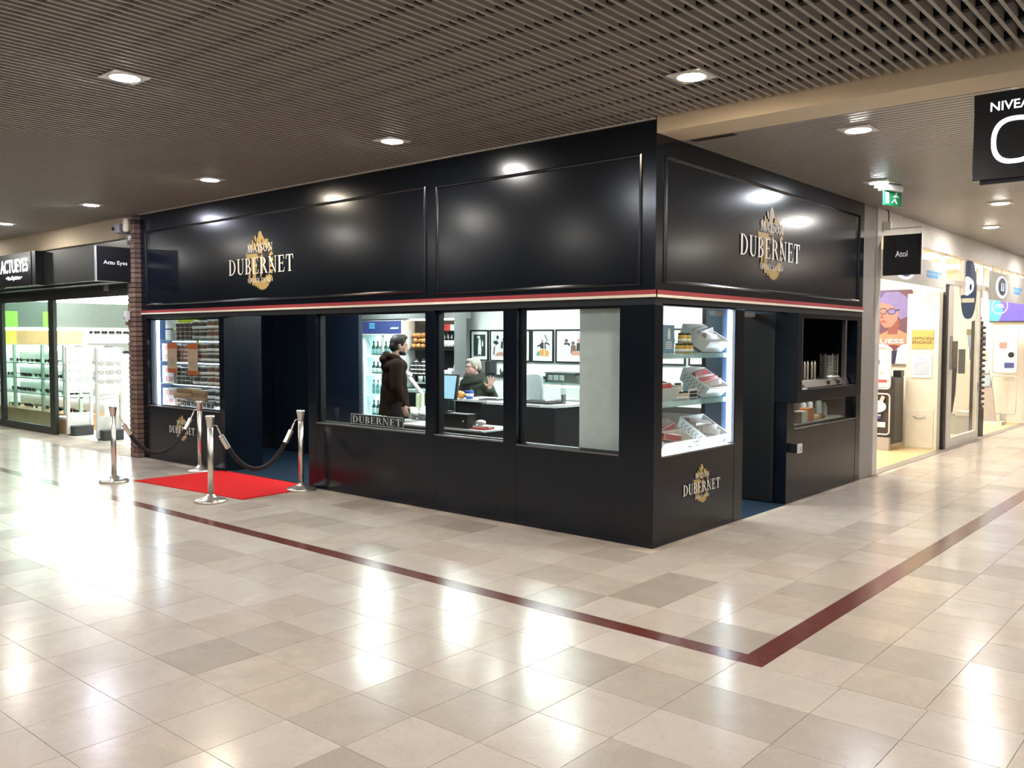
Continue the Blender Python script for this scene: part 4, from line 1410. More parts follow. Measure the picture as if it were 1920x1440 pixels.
# ---- main counter
t = thing('service_counter', 'navy service counter with white top across the middle of the shop', 'counter', (-3.4, 2.2, 0))
m_ = MB()
m_.box(-4.22, -3.62, 2.02, 2.55, 0, 0.915)
m_.box(-3.62, -2.46, 1.86, 2.55, 0, 0.915)
m_.build('base', NAVYM, t, bevel=0.002)
m_ = MB()
m_.prism([(-4.25, 1.99, 0.915), (-3.63, 1.99, 0.915), (-3.50, 1.83, 0.915), (-2.66, 1.83, 0.915), (-2.43, 2.02, 0.915), (-2.43, 2.57, 0.915), (-4.25, 2.57, 0.915)], (0, 0, 0.028))
m_.build('worktop', CT, t)
t = thing('paper_cup', 'blue paper cup with white print on the service counter', 'cup', (-4.02, 2.08, 0.943))
MB().lathe((-4.02, 2.08, 0.943), [(0.045, 0), (0.056, 0.10), (0.059, 0.105)], 20).build('cup', mat('cup_blue', (0.02, 0.09, 0.42), 0.4), t)
MB().lathe((-4.02, 2.08, 0.943), [(0.0505, 0.03), (0.0545, 0.07)], 20).build('print', PAPER, t)
t = thing('snack_bag', 'crumpled orange snack bag beside the blue cup', 'bag', (-4.16, 2.06, 0.943))
m_ = MB()
rr_ = random.Random(2)
m_.ell((-4.16, 2.07, 0.985), (0.06, 0.045, 0.05), 12, 8)
m_.v = [(a + rr_.uniform(-0.008, 0.008), b + rr_.uniform(-0.008, 0.008), max(c + rr_.uniform(-0.008, 0.008), 0.9435)) for a, b, c in m_.v]
m_.build('bag', mat('bag_orange', (0.55, 0.22, 0.05), 0.3), t)
t = thing('tablet', 'flat black tablet lying on the service counter before the woman', 'tablet', (-3.6, 2.1, 0.943))
m_ = MB().obox((-3.66, 2.12, 0.951), (0.30, 0.2, 0.012), (0, 0, R(12)))
m_.build('body', BLACK, t, bevel=0.004)
m_ = MB().obox((-3.66, 2.12, 0.9575), (0.27, 0.17, 0.002), (0, 0, R(12)))
m_.build('screen', mat('tablet_screen', (0.03, 0.035, 0.04), 0.08), t)
t = thing('counter_scale', 'flat black counter scale near the right end of the service counter', 'scale', (-2.86, 2.05, 0.943))
MB().box(-3.08, -2.60, 1.93, 2.22, 0.9435, 0.975).build('body', BLACK, t, bevel=0.012)
MB().box(-3.02, -2.66, 1.97, 2.18, 0.975, 0.985).build('plate', mat('scale_plate', (0.05, 0.05, 0.055), 0.15), t, bevel=0.004)
m_ = MB()
m_.box(-2.55, -2.53, 2.10, 2.16, 0.9435, 1.06)
tag(m_.build('price_card', STEEL), 'small upright metal card holder at the counter end', 'card holder')
# glass screens over the counter
t = thing('counter_screen', 'clear glass guard standing on the service counter', 'glass guard', (-2.9, 2.4, 0.943))
m_ = MB()
m_.prism([(-3.15, 2.42, 0.944), (-2.72, 2.42, 0.944), (-2.80, 2.42, 1.25), (-3.08, 2.42, 1.25)], (0, 0.006, 0))
m_.build('pane', GLASS, t)
# stool with a curved grey back, speaker
t = thing('counter_chair', 'grey chair with a rounded back behind the service counter', 'chair', (-3.75, 3.0, 0))
m_ = MB()
pts = [(-3.98 + 0.40*(0.5-0.5*math.cos(PI*i/10)) + 0.02, 2.98 + 0.10*math.sin(PI*i/10), 0) for i in range(11)]
for i in range(10):
    a, b = pts[i], pts[i+1]
    za, zb_ = 1.16+0.08*math.sin(PI*i/10), 1.16+0.08*math.sin(PI*(i+1)/10)
    m_.prism([(a[0], a[1], 0.82), (b[0], b[1], 0.82), (b[0], b[1], zb_), (a[0], a[1], za)], (0, 0.02, 0))
m_.build('backrest', mat('chair_grey', (0.33, 0.37, 0.38), 0.4), t)
MB().lathe((-3.77, 2.86, 0), [(0.20, 0.70), (0.21, 0.72), (0.19, 0.75)], 20).build('seat', mat('chair_grey', (0.33, 0.37, 0.38), 0.4), t)
MB().tube([(-3.77, 2.86, 0.03), (-3.77, 2.86, 0.70)], 0.025, 10).build('column', CHROME, t)
MB().lathe((-3.77, 2.86, 0.0), [(0.2, 0.0), (0.2, 0.015), (0.03, 0.035)], 20).build('base', CHROME, t)
t = thing('loudspeaker', 'dark oblong loudspeaker under the framed prints behind the woman', 'loudspeaker', (-5.85, 4.5, 1.1))
MB().box(-6.06, -5.94, 4.46, 4.60, 1.14, 1.36).build('grille_body', mat('speaker_grey', (0.10, 0.11, 0.11), 0.6), t, bevel=0.02)
MB().box(-5.93, -5.80, 4.46, 4.60, 1.14, 1.36).build('side_body', DARK, t, bevel=0.02)
t2 = thing('wall_ledge', 'narrow black back counter along the wall under the prints', 'counter', (-5.3, 4.45, 0))
MB().box(-6.38, -4.35, 4.38, 4.61, 1.11, 1.14).build('top', SHB, t2)
MB().box(-6.34, -4.35, 4.42, 4.61, 0, 1.11).build('base', WHITE, t2)
for i, (x, h_, m2, lab) in enumerate([(-6.28, 0.07, WB, 'white bowl at the left end of the back counter'), (-5.55, 0.10, STEEL, 'small steel pot on the back counter'), (-5.35, 0.06, WB, 'white dish on the back counter right of the steel pot')]):
    tag(MB().lathe((x, 4.48, 1.14), [(0.03, 0), (0.05, 0.01), (0.06, h_), (0.05, h_)], 16).build('small_pot', m2), lab, 'pot')
# glass serving showcase with white tilted scale arm behind the man
t = thing('sandwich_showcase', 'glass sandwich showcase with white shelves behind the man', 'showcase', (-5.6, 3.4, 0))
m_ = MB()
m_.box(-6.75, -5.30, 3.15, 3.75, 0.0, 0.55)
m_.build('base', NAVYM, t)
MB().box(-6.75, -5.30, 3.15, 3.75, 0.55, 0.58).build('deck', WHITEP, t)
MB().box(-6.73, -5.32, 3.25, 3.70, 0.90, 0.915).build('shelf', WHITEP, t)
MB().box(-6.75, -5.30, 3.15, 3.75, 1.03, 1.045).build('top_glass', GLASSG, t)
MB().box(-6.75, -5.30, 3.15, 3.156, 0.58, 1.03).build('front_glass', GLASSG, t)
m_ = MB()
m_.box(-6.75, -5.30, 3.14, 3.16, 1.03, 1.055)
m_.box(-6.75, -5.30, 3.14, 3.16, 0.89, 0.915)
m_.build('edge_rail', WHITEP, t)
MB().box(-6.7, -5.35, 3.68, 3.70, 1.0, 1.02).build('strip_light', mat('case_light', (1, 1, 1), 0.5, emit=9, ecol=(0.95, 1, 0.97)), t)
NB = mat('napkin_white', (0.85, 0.85, 0.82), 0.7)
wp_ = MB().lathe((0, 0, 0), [(0.032, 0), (0.04, 0.05), (0.042, 0.085)], 12).mesh('glass_pot', mat('dessert_pot', (0.55, 0.62, 0.60), 0.2))
for i in range(9):
    o = bpy.data.objects.new('dessert_pot', wp_)
    COL.objects.link(o)
    o.location = (-6.35 + i*0.11, 3.42 + 0.03*(i % 2), 1.046)
    tag(o, 'small pale dessert pot on top of the sandwich showcase', 'pot', 'dessert pots on the showcase')
t = thing('lamp_arm', 'slanting white lamp arm on a dark foot right of the man', 'arm', (-5.47, 2.65, 0))
MB().tube([(-5.78, 2.65, 1.165), (-5.48, 2.65, 0.90)], 0.03, 10).build('arm', WHITEP, t)
MB().tube([(-5.81, 2.65, 1.15), (-5.76, 2.65, 1.205)], 0.045, 12).build('end_cap', WHITEP, t)
MB().box(-5.50, -5.43, 2.61, 2.69, 0.0, 0.92).build('foot', BLACK, t)
t = thing('bread_bin', 'open white bin heaped with paper-wrapped bread right of the man', 'bin', (-4.9, 2.3, 0))
MB().box(-5.35, -4.85, 2.10, 2.50, 0.0, 0.60).build('bin', WHITEP, t, bevel=0.01)
m_ = MB()
rr_ = random.Random(9)
for i in range(14):
    m_.ell((-5.1 + rr_.uniform(-0.2, 0.2), 2.3 + rr_.uniform(-0.15, 0.15), 0.64 + rr_.uniform(0, 0.12)), (0.09, 0.07, 0.05), 10, 6)
m_.build('paper_wraps', NB, t)
for i in range(2):
    tag(MB().tube([(-5.26+i*0.09, 2.34, 0.62), (-5.28+i*0.09, 2.36, 0.95)], 0.03, 10).build('paper_roll', mat('pale_green_paper', (0.68, 0.72, 0.52), 0.6)), ['left', 'right'][i] + ' pale green paper roll standing in the bread bin', 'paper roll')

# ---- refrigerated counter at the right
CASEL = mat('counter_light', (1, 1, 1), 0.5, emit=14, ecol=(1.0, 0.96, 0.9))
t = thing('chilled_counter', 'lit chilled food counter with glass top behind the service counter', 'chilled counter', (-2.4, 3.5, 0))
MB().box(-3.85, -1.3, 3.2, 3.95, 0.0, 0.52).build('base', mat('counter_grey', (0.30, 0.31, 0.31), 0.4), t)
MB().box(-3.85, -1.3, 3.17, 3.95, 0.52, 0.56).build('deck', WHITEP, t)
MB().box(-3.85, -1.3, 3.90, 3.95, 0.56, 1.08).build('back_panel', WHITEP, t)
MB().box(-3.85, -1.3, 3.45, 3.90, 0.86, 0.875).build('shelf', WHITEP, t)
MB().box(-3.85, -1.3, 3.44, 3.46, 0.80, 0.88).build('shelf_front', STEEL, t)
MB().box(-3.85, -1.3, 3.2, 3.95, 1.10, 1.125).build('top_glass', GLASSG, t)
MB().box(-3.80, -1.35, 3.26, 3.31, 1.065, 1.09).build('light_strip', CASEL, t)
m_ = MB()
m_.box(-3.86, -3.80, 3.22, 3.30, 0.56, 1.10)
m_.box(-3.86, -3.72, 3.20, 3.32, 1.045, 1.10)
m_.build('bracket', GREYP, t)
FOOD = [mat('food_%d' % i, c, 0.5, var=0.3, scale=40) for i, c in enumerate([(0.60, 0.30, 0.22), (0.70, 0.50, 0.28), (0.45, 0.18, 0.10), (0.75, 0.62, 0.45)])]
fo = [MB().ell((0, 0, 0.035), (0.06, 0.045, 0.035), 10, 6).mesh('food', f) for f in FOOD]
rr_ = random.Random(21)
for i in range(26):
    o = bpy.data.objects.new('pastry', fo[i % 4])
    COL.objects.link(o)
    o.location = (-3.15 + (i % 9)*0.125 + rr_.uniform(-0.02, 0.02), 3.27 + (i//9)*0.11, 0.605 if i < 9 else 0.64 + 0.0*(i//9))
    o.rotation_euler = (0, 0, rr_.uniform(0, 3))
    tag(o, 'small savoury pastry set out on the lit deck of the chilled counter', 'pastry', 'pastries in the chilled counter')
dt = MB().box(-3.22, -1.95, 3.21, 3.56, 0.561, 0.604).build('food_riser', WHITEP)
tag(dt, 'long white tray under the pastries in the chilled counter', 'tray')
d3 = MB().box(-3.22, -1.95, 3.325, 3.56, 0.605, 0.639).build('food_riser', WHITEP)
tag(d3, 'raised white step under the rear pastries in the chilled counter', 'tray')
dish = MB().lathe((0, 0, 0), [(0.045, 0), (0.062, 0.03), (0.064, 0.034)], 14).mesh('dish', BLACK)
for i in range(3):
    o = bpy.data.objects.new('black_dish', dish)
    COL.objects.link(o)
    o.location = (-3.12 + i*0.16, 3.12, 0.48)
    tag(o, 'small black dish in a row in front of the pastries', 'dish', 'black dishes before the pastries')
lp = MB().box(-3.25, -1.3, 3.04, 3.17, 0.45, 0.48).build('dish_ledge', WHITEP)
tag(lp, 'narrow white ledge along the front of the chilled counter', 'ledge')
# stacked black trays on the glass top
t = thing('tray_crate', 'black crate with grey windows on the glass top of the chilled counter', 'crate', (-3.45, 3.5, 1.125))
m_ = MB()
m_.prism([(-3.80, 3.35, 1.126), (-3.20, 3.35, 1.126), (-3.30, 3.35, 1.245), (-3.78, 3.35, 1.245)], (0, 0.3, 0))
m_.build('crate', mat('crate_black', (0.035, 0.04, 0.035), 0.4), t)
m_ = MB()
for q in range(3):
    m_.box(-3.74+q*0.10, -3.66+q*0.10, 3.343, 3.349, 1.155, 1.225)
m_.build('window', mat('crate_window', (0.22, 0.24, 0.24), 0.3), t)
MB().box(-3.80, -3.28, 3.34, 3.66, 1.247, 1.262).build('lid', GREYD, t)
tag(MB().ell((-3.08, 3.45, 1.165), (0.09, 0.07, 0.04), 12, 8).build('cured_sausage', mat('salami', (0.16, 0.06, 0.045), 0.5)), 'dark cured sausage lying right of the black crate', 'sausage')

# ---- white board behind the right end of the last front window
bd = MB().box(-0.845, -0.18, 0.135, 0.165, 0.0, 2.25).build('display_board', mat('frosted_board', (0.66, 0.69, 0.70), 0.35))
tag(bd, 'plain pale grey board standing behind the window nearest the corner', 'board')

# ================================================================== LIT CORNER WINDOW (side front)
t = thing('display_case', 'brightly lit corner display case with two thick glass shelves', 'display case', (-0.35, 0.77, 0))
MB().box(-0.62, -0.032, 0.172, 1.42, 0.70, 0.738).build('case_floor', WHITEP, t)
for z in (1.135, 1.545):
    MB().box(-0.58, -0.06, 0.172, 1.395, z, z+0.042).build('shelf', mat('thick_shelf_glass', (0.36, 0.52, 0.55), 0.15, alpha=0.7), t)
MB().box(-0.055, -0.032, 1.365, 1.41, 0.76, 1.98).build('led_strip', LED, t)
MB().box(-0.058, -0.036, 0.172, 1.36, 0.739, 0.762).build('led_strip', LED, t)
MB().box(-0.13, -0.06, 1.413, 1.424, 0.738, 2.2).build('side_panel', mat('case_blue_side', (0.05, 0.09, 0.17), 0.4), t)
m_ = MB()
m_.tube([(-0.56, 0.75, 0.738), (-0.56, 0.75, 2.15)], 0.008, 8)
m_.build('support_rod', STEEL, t)
TRAY = mat('tray_white', (0.82, 0.82, 0.82), 0.35)
HAM = mat('ham_red', (0.50, 0.07, 0.07), 0.4, var=0.25, scale=20)
PACK = mat('clear_pack', (0.66, 0.62, 0.62), 0.2, var=0.2, scale=18)
HOLE = mat('tray_hole', (0.10, 0.10, 0.11), 0.6)


def basket(x, y, z, ln, wd, tilt, lab, fillm, holes=True):
    """white tray tilted towards the glass, perforated sides, packs inside"""
    t = thing('ham_basket', lab, 'basket', (x, y, z))
    M = Matrix.Rotation(R(tilt), 3, 'Y')
    base = Vector((x, y, z))

    def P(a, b, c):
        return base + M @ Vector((a, b, c))
    m_ = MB()
    h = 0.12
    o0 = [(0, 0, 0), (ln, 0, 0), (ln, wd, 0), (0, wd, 0)]
    o1 = [(-0.02, -0.02, h), (ln+0.025, -0.02, h), (ln+0.025, wd+0.02, h), (-0.02, wd+0.02, h)]
    i0 = [(0.008, 0.008, 0.006), (ln-0.008, 0.008, 0.006), (ln-0.008, wd-0.008, 0.006), (0.008, wd-0.008, 0.006)]
    i1 = [(-0.010, -0.010, h), (ln+0.015, -0.010, h), (ln+0.015, wd+0.01, h), (-0.010, wd+0.01, h)]
    v = [P(*q) for q in o0+o1+i1+i0]
    f = [(3, 2, 1, 0)]
    for k in range(3):
        f += [(4*k+q, 4*k+(q+1) % 4, 4*k+4+(q+1) % 4, 4*k+4+q) for q in range(4)]
    f.append((12, 13, 14, 15))
    m_.add(v, f)
    m_.build('tray', TRAY, t)
    if holes:
        m_ = MB()
        n = int(ln/0.045)
        for i in range(n):
            for r_ in range(4):
                a = 0.02 + i*(ln-0.03)/n + (0.012 if r_ % 2 else 0)
                c = 0.02 + r_*0.021
                yy = -0.0205*c/h - 0.0012
                m_.flat([P(a, yy, c), P(a+0.016, yy, c), P(a+0.016, yy-0.002, c+0.009), P(a, yy-0.002, c+0.009)])
        m_.build('perforations', HOLE, t)
    rr = random.Random(int(abs(x*1000+y*777+z*55)))
    m_ = MB()
    n = max(3, int(ln/0.07))
    for i in range(n):
        a = 0.03 + (ln-0.09)*i/n
        p = P(a+0.03, wd*0.5, 0.095)
        m_.obox(p, (0.05, wd*0.86, 0.06), (rr.uniform(-0.2, 0.2), R(tilt)-0.5, rr.uniform(-0.15, 0.15)), i % 2)
    m_.build('packs', fillm, t, bevel=0.006)
    return t


LN = 0.28


def tilted(y, shelf, wd, tilt, lab, wlab, fm, holes=True, fx=-0.10):
    x0 = fx - LN*math.cos(R(tilt))
    rise = LN*math.sin(R(tilt))
    basket(x0, y, shelf+0.008+rise, LN, wd, tilt, lab, fm, holes)
    m_ = MB()
    m_.prism([(x0+0.02, y+0.03, shelf), (fx-0.06, y+0.03, shelf), (x0+0.02, y+0.03, shelf+rise*0.93)], (0, wd-0.06, 0))
    tag(m_.build('tray_wedge', mat('riser_clear', (0.5, 0.55, 0.58), 0.2)), wlab, 'wedge')


tilted(0.98, 1.588, 0.36, 31, 'white tray of wrapped ham on the top shelf of the corner window', 'pale wedge propping the top tray of the corner window', [PACK, mat('dark_pack', (0.30, 0.24, 0.25), 0.3)], False)
tilted(0.98, 1.178, 0.36, 33, 'white tray with red ham packs at the right of the middle glass shelf', 'pale wedge propping the tray with red ham packs', [HAM, PACK])
tilted(0.22, 1.178, 0.28, 16, 'white tray of sliced ham at the left of the middle glass shelf', 'pale wedge propping the left tray of sliced ham', [PACK, HAM], False)
tilted(0.24, 0.739, 0.46, 30, 'perforated white basket with pink ham at the left foot of the corner window', 'pale wedge propping the left foot basket', [PACK, HAM])
tilted(0.95, 0.739, 0.39, 32, 'perforated white basket with brown packs at the right foot of the corner window', 'pale wedge propping the right foot basket', [mat('brown_pack', (0.26, 0.18, 0.16), 0.4), PACK])
# ham joint hanging over the front of the left basket
t = MB().ell((-0.095, 0.235, 0.785), (0.03, 0.055, 0.045), 14, 9).build('ham_joint', HAM)
tag(t, 'small red ham piece at the lower left corner of the corner window', 'ham')
tag(MB().lathe((-0.12, 0.83, 0.765), [(0.045, 0.0), (0.05, 0.006), (0.05, 0.03), (0.04, 0.036)], 24).build('round_label', WHITEP), 'round white plaque between the foot baskets of the corner window', 'plaque')
HONEY = mat('honey_jar', (0.62, 0.40, 0.06), 0.15)
pj_ = jar(0.038, 0.088, HONEY, 'amber jar with black lid, top shelf of the corner window', 'amber jars on the top shelf', lid=BLACK)
fill(pj_, [(-0.12, 0.60, 1.588), (-0.12, 0.685, 1.588), (-0.12, 0.645, 1.677), (-0.12, 0.73, 1.677), (-0.12, 0.77, 1.588)])
pj_ = jar(0.034, 0.075, mat('pale_jar', (0.66, 0.55, 0.42), 0.2), 'small pale jar with dark lid, middle shelf, corner window', 'pale jars on the middle shelf', lid=BLACK)
fill(pj_, [(-0.14, 0.58, 1.178), (-0.14, 0.66, 1.178), (-0.14, 0.74, 1.178), (-0.14, 0.62, 1.254)])
t = bottle(0.03, 0.17, mat('dark_bottle', (0.05, 0.06, 0.05), 0.15), 'small dark bottle behind the pale jars of the corner window', None)
t.location = (-0.38, 0.66, 1.178)
t = thing('price_display', 'small black price frame among the pale jars on the middle shelf', 'frame', (-0.2, 0.85, 1.178))
m_ = MB()
m_.box(-0.125, -0.115, 0.80, 0.92, 1.178, 1.185)
for q in range(3):
    m_.box(-0.125, -0.115, 0.80+q*0.045, 0.83+q*0.045, 1.20+0.0*q, 1.222)
    m_.box(-0.125, -0.115, 0.80+q*0.045, 0.83+q*0.045, 1.232, 1.25)
m_.build('tags', BLACK, t)
m_ = MB()
m_.box(-0.135, -0.126, 0.785, 0.945, 1.178, 1.27)
m_.build('plate', WHITEP, t)
# blue candle card
t = thing('candle_card', 'blue card with a white candle print standing at the left of the top shelf', 'card', (-0.2, 0.25, 1.588))
MB().box(-0.115, -0.105, 0.30, 0.49, 1.588, 1.83).build('card', mat('card_blue', (0.18, 0.30, 0.42), 0.5), t)
m_ = MB()
m_.flat([(-0.1035, 0.40 + 0.022*math.sin(2*PI*i/14)*(1-0.25*math.cos(2*PI*i/14)), 1.755 + 0.05*math.cos(2*PI*i/14)) for i in range(14)])
for q in range(4):
    m_.box(-0.105, -0.1035, 0.345+0.01*(q % 2), 0.46-0.015*(q % 2), 1.63+q*0.017, 1.638+q*0.017)
m_.build('print', PAPER, t)

# ================================================================== KIOSK HATCH
t = thing('serving_hatch', 'projecting navy frame of the serving hatch on the side front', 'hatch', (0.05, 3.5, 1.06))
m_ = MB()
m_.box(-0.14, 0.11, 2.585, 2.70, 1.06, 1.985)
m_.build('side_post', NAVY, t, bevel=0.002)
m_ = MB()
m_.box(-0.14, 0.11, 4.28, 4.42, 1.06, 1.985)
m_.build('side_post', NAVY, t, bevel=0.002)
MB().box(-0.14, 0.11, 2.70, 4.28, 1.935, 1.985).build('head_rail', NAVY, t, bevel=0.002)
MB().box(-0.30, 0.11, 2.70, 4.28, 1.06, 1.185).build('counter_rail', NAVY, t, bevel=0.002)
MB().box(0.06, 0.10, 2.70, 2.735, 1.19, 1.935).build('steel_post', STEEL, t)
MB().box(0.06, 0.10, 3.93, 3.975, 1.19, 1.935).build('steel_post', STEEL, t)
MB().box(-0.30, 0.10, 2.72, 4.27, 1.1855, 1.192).build('steel_counter', STEEL, t)
# hot-dog warmer
t = thing('hot_dog_warmer', 'steel hot-dog warmer with four heating spikes and a caged glass cylinder', 'warmer', (-0.05, 3.4, 1.192))
m_ = MB()
m_.prism([(-0.22, 2.92, 1.20), (0.045, 2.92, 1.20), (0.015, 2.92, 1.275), (-0.22, 2.92, 1.275)], (0, 1.32, 0))
m_.build('body', STEEL, t, bevel=0.004)
for i in range(4):
    y = 3.24 + i*0.085 + (0.03 if i > 1 else 0)
    MB().lathe((-0.09, y, 1.274), [(0.015, 0), (0.0165, 0.01), (0.0165, 0.17), (0.010, 0.195), (0.002, 0.205)], 14).build('heating_spike', CHROME, t)
m_ = MB()
cy_, cr = 3.95, 0.11
for z in [1.31+0.018*i for i in range(13)]:
    pts = [(-0.09 + cr*0.93*math.cos(2*PI*i/20), cy_ + cr*0.93*math.sin(2*PI*i/20), z) for i in range(21)]
    m_.tube(pts, 0.0022, 4, cap=False)
for i in range(8):
    a = 2*PI*i/8
    m_.tube([(-0.09 + cr*0.93*math.cos(a), cy_ + cr*0.93*math.sin(a), 1.30), (-0.09 + cr*0.93*math.cos(a), cy_ + cr*0.93*math.sin(a), 1.55)], 0.003, 5)
m_.build('wire_cage', CHROME, t)
m_ = MB()
pr_ = [(cr, 1.285), (cr, 1.56)]
v = [(-0.09 + r*math.cos(2*PI*k/24), cy_ + r*math.sin(2*PI*k/24), z) for r, z in pr_ for k in range(24)]
m_.add(v, [(k, (k+1) % 24, (k+1) % 24 + 24, k+24) for k in range(24)], 0, True)
m_.build('glass_cylinder', GLASS, t)
MB().lathe((-0.09, cy_, 1.274), [(cr+0.008, 0), (cr+0.008, 0.022), (cr-0.01, 0.03)], 24).build('cylinder_base', CHROME, t)
m_ = MB()
for y in (3.62, 3.92):
    m_.lathe((0.032, y, 1.235), [(0.022, 0.0), (0.020, 0.014), (0.012, 0.016)], 14, axis='x')
m_.build('control_knob', BLACK, t)
m_ = MB()
m_.flat([(0.031, 3.42, 1.222), (0.031, 3.47, 1.222), (0.0235, 3.445, 1.252)])
m_.build('warning_label', mat('warning_yellow', (0.7, 0.6, 0.05), 0.5), t)
tag(MB().box(-0.02, 0.09, 2.78, 2.90, 1.193, 1.2).build('paper_napkin', PAPER), 'white paper napkin at the left end of the hatch counter', 'napkin')
t = thing('wooden_dish', 'small dark wooden dish left of the hot-dog warmer', 'dish', (0.0, 2.85, 1.2))
MB().box(-0.06, 0.06, 2.79, 2.90, 1.201, 1.235).build('dish', mat('dark_wood', (0.09, 0.05, 0.03), 0.5), t, bevel=0.006)
tag(MB().box(-0.02, 0.09, 2.96, 3.62, 1.193, 1.199).build('black_mat', BLACK), 'long thin black mat in front of the hot-dog warmer', 'mat')
# low window under the hatch
tb = MB().box(-0.50, -0.135, 2.80, 4.58, 0.70, 0.79).build('kiosk_shelf', WHITEP)
tag(tb, 'white shelf behind the low window under the hatch', 'shelf')
SQ = mat('squeeze_white', (0.68, 0.72, 0.72), 0.35)
for i, (y, r, h, lab) in enumerate([(3.73, 0.038, 0.245, 'leftmost tall white sauce bottle behind the low window'), (3.92, 0.038, 0.245, 'second white sauce bottle from the left behind the low window'),
                                    (4.20, 0.040, 0.245, 'tall white sauce bottle right of the orange box'), (4.38, 0.032, 0.17, 'short white sauce bottle at the right end of the bottle row')]):
    t = thing('sauce_bottle', lab, 'bottle', (-0.30, y, 0.79))
    MB().lathe((-0.30, y, 0.79), [(r*0.95, 0), (r, 0.008), (r, h*0.74), (r*0.55, h*0.82)], 16).build('body', SQ, t)
    MB().lathe((-0.30, y, 0.79), [(r*0.62, h*0.80), (r*0.6, h*0.9), (r*0.2, h)], 14).build('cap', WHITEP, t)
ORG = mat('orange_box', (0.75, 0.22, 0.03), 0.5)
for (y0, y1, h, m2, lab, nm) in [(3.18, 3.32, 0.125, BLACK, 'black and white carton at the left end behind the low window', 'carton'), (3.345, 3.47, 0.125, PAPER, 'white carton between the black carton and the orange box', 'carton'),
                                 (3.50, 3.66, 0.15, ORG, 'orange box with a white side behind the low window', 'box')]:
    t = thing('napkin_' + nm, lab, nm, (-0.19, (y0+y1)/2, 0.79))
    MB().box(-0.25, -0.14, y0, y1, 0.791, 0.791+h).build('body', m2, t, bevel=0.004)
    MB().box(-0.25, -0.1385, y1, y1+0.012, 0.792, 0.79+h*0.99).build('side', PAPER, t)
for i, (y, m2, lab) in enumerate([(3.86, mat('bun', (0.72, 0.45, 0.22), 0.6), 'round bread bun right of the orange box'), (4.00, mat('sauce_dark', (0.10, 0.05, 0.03), 0.4), 'dark round sauce pot right of the bun')]):
    tag(MB().ell((-0.19, y, 0.822), (0.05, 0.055, 0.031), 14, 8).build('bun' if i == 0 else 'sauce_pot', m2), lab, 'bun' if i == 0 else 'pot')
MB_ = MB().box(-0.24, -0.14, 4.08, 4.5, 0.791, 0.803)
tag(MB_.build('white_tray', WHITEP), 'long white tray right of the sauce pot behind the low window', 'tray')
t = thing('slatted_board', 'grey slatted board behind the sauce bottles', 'board', (-0.5, 3.9, 0.6))
for q in range(3):
    MB().box(-0.52, -0.505, 2.82, 4.58, 0.76+q*0.105, 0.86+q*0.105).build('board', mat('grey_slat_board', (0.22, 0.21, 0.20), 0.6), t)
KL = mat('kiosk_strip', (1, 1, 1), 0.5, emit=4, ecol=(1, 0.95, 0.88))
t = thing('kiosk_light', 'strip light under the serving hatch counter', 'strip light', (-0.2, 3.6, 1.03))
MB().box(-0.24, -0.17, 2.9, 4.1, 1.035, 1.058).build('tube', KL, t)
# door bell box
t = thing('bell_box', 'small black box with a pale front, right of the side doorway', 'box', (0.05, 2.70, 0.53))
MB().box(-0.002, 0.088, 2.66, 2.76, 0.535, 0.63).build('body', BLACK, t, bevel=0.004)
MB().box(0.088, 0.105, 2.66, 2.76, 0.533, 0.632).build('front', mat('pale_front', (0.62, 0.62, 0.60), 0.4), t, bevel=0.004)
MB().box(0.105, 0.107, 2.70, 2.72, 0.56, 0.60).build('button', GREYP, t)
# blind housing over the side doorway
t = thing('shutter_housing', 'thin white shutter housing under the head of the side doorway', 'shutter', (-0.25, 2.1, 1.98))
MB().box(-0.42, -0.36, 1.70, 2.58, 1.945, 1.99).build('housing', WHITEP, t)
# side door, black leaf standing against the kiosk wall
d = root('door_1', (0, 0, 0), 'black door leaf folded back inside the side doorway')
d.name = 'door_1'
LOC['door_1'] = (0, 0, 0)
MB().box(-0.52, -0.16, 2.585, 2.615, 0.01, 1.98).build('door_leaf', BLACK, d)
MB().box(-0.17, -0.135, 2.58, 2.615, 0.01, 1.98).build('door_stile', NAVYM, d)

# ================================================================== PEOPLE
def limb(m_, pts, rs, seg=12):
    """smooth tapering run with rounded ends"""
    m_.tube(pts, rs, seg)
    for p, r in zip(pts, rs):
        m_.ell(p, r, 12, 8)


def hand(m_, wrist, d, side, up_, k=1.0, curl=0.35, spread=0.16):
    """palm, four bent fingers, thumb from the side of the palm"""
    wrist, d, side, up_ = Vector(wrist), Vector(d).normalized(), Vector(side).normalized(), Vector(up_).normalized()
    rot = Matrix((side, up_, d)).transposed()
    m_.ell(wrist + d*0.045*k, (0.040*k, 0.017*k, 0.050*k), 12, 8, rot=rot)
    for i, (o, ln) in enumerate([(-0.030, 0.062), (-0.010, 0.076), (0.010, 0.080), (0.030, 0.070)]):
        b = wrist + d*0.085*k + side*o*k
        dd = (d + side*(o/0.03)*spread).normalized()
        p1 = b + dd*ln*0.5*k + up_*curl*0.012*k
        p2 = p1 + (dd + up_*curl).normalized()*ln*0.5*k
        m_.tube([b - dd*0.02*k, b, p1, p2], [0.0105*k, 0.0102*k, 0.0095*k, 0.0082*k], 8)
        m_.ell(p2, 0.0082*k, 8, 6)
    tb_ = wrist + d*0.025*k + side*0.035*k
    t1 = tb_ + (side*0.8 + d*0.5).normalized()*0.038*k
    t2 = t1 + (side*0.35 + d*0.9 + up_*0.2).normalized()*0.03*k
    m_.tube([tb_ - side*0.015*k, tb_, t1, t2], [0.013*k, 0.0125*k, 0.011*k, 0.008*k], 8)
    m_.ell(t2, 0.008*k, 8, 6)


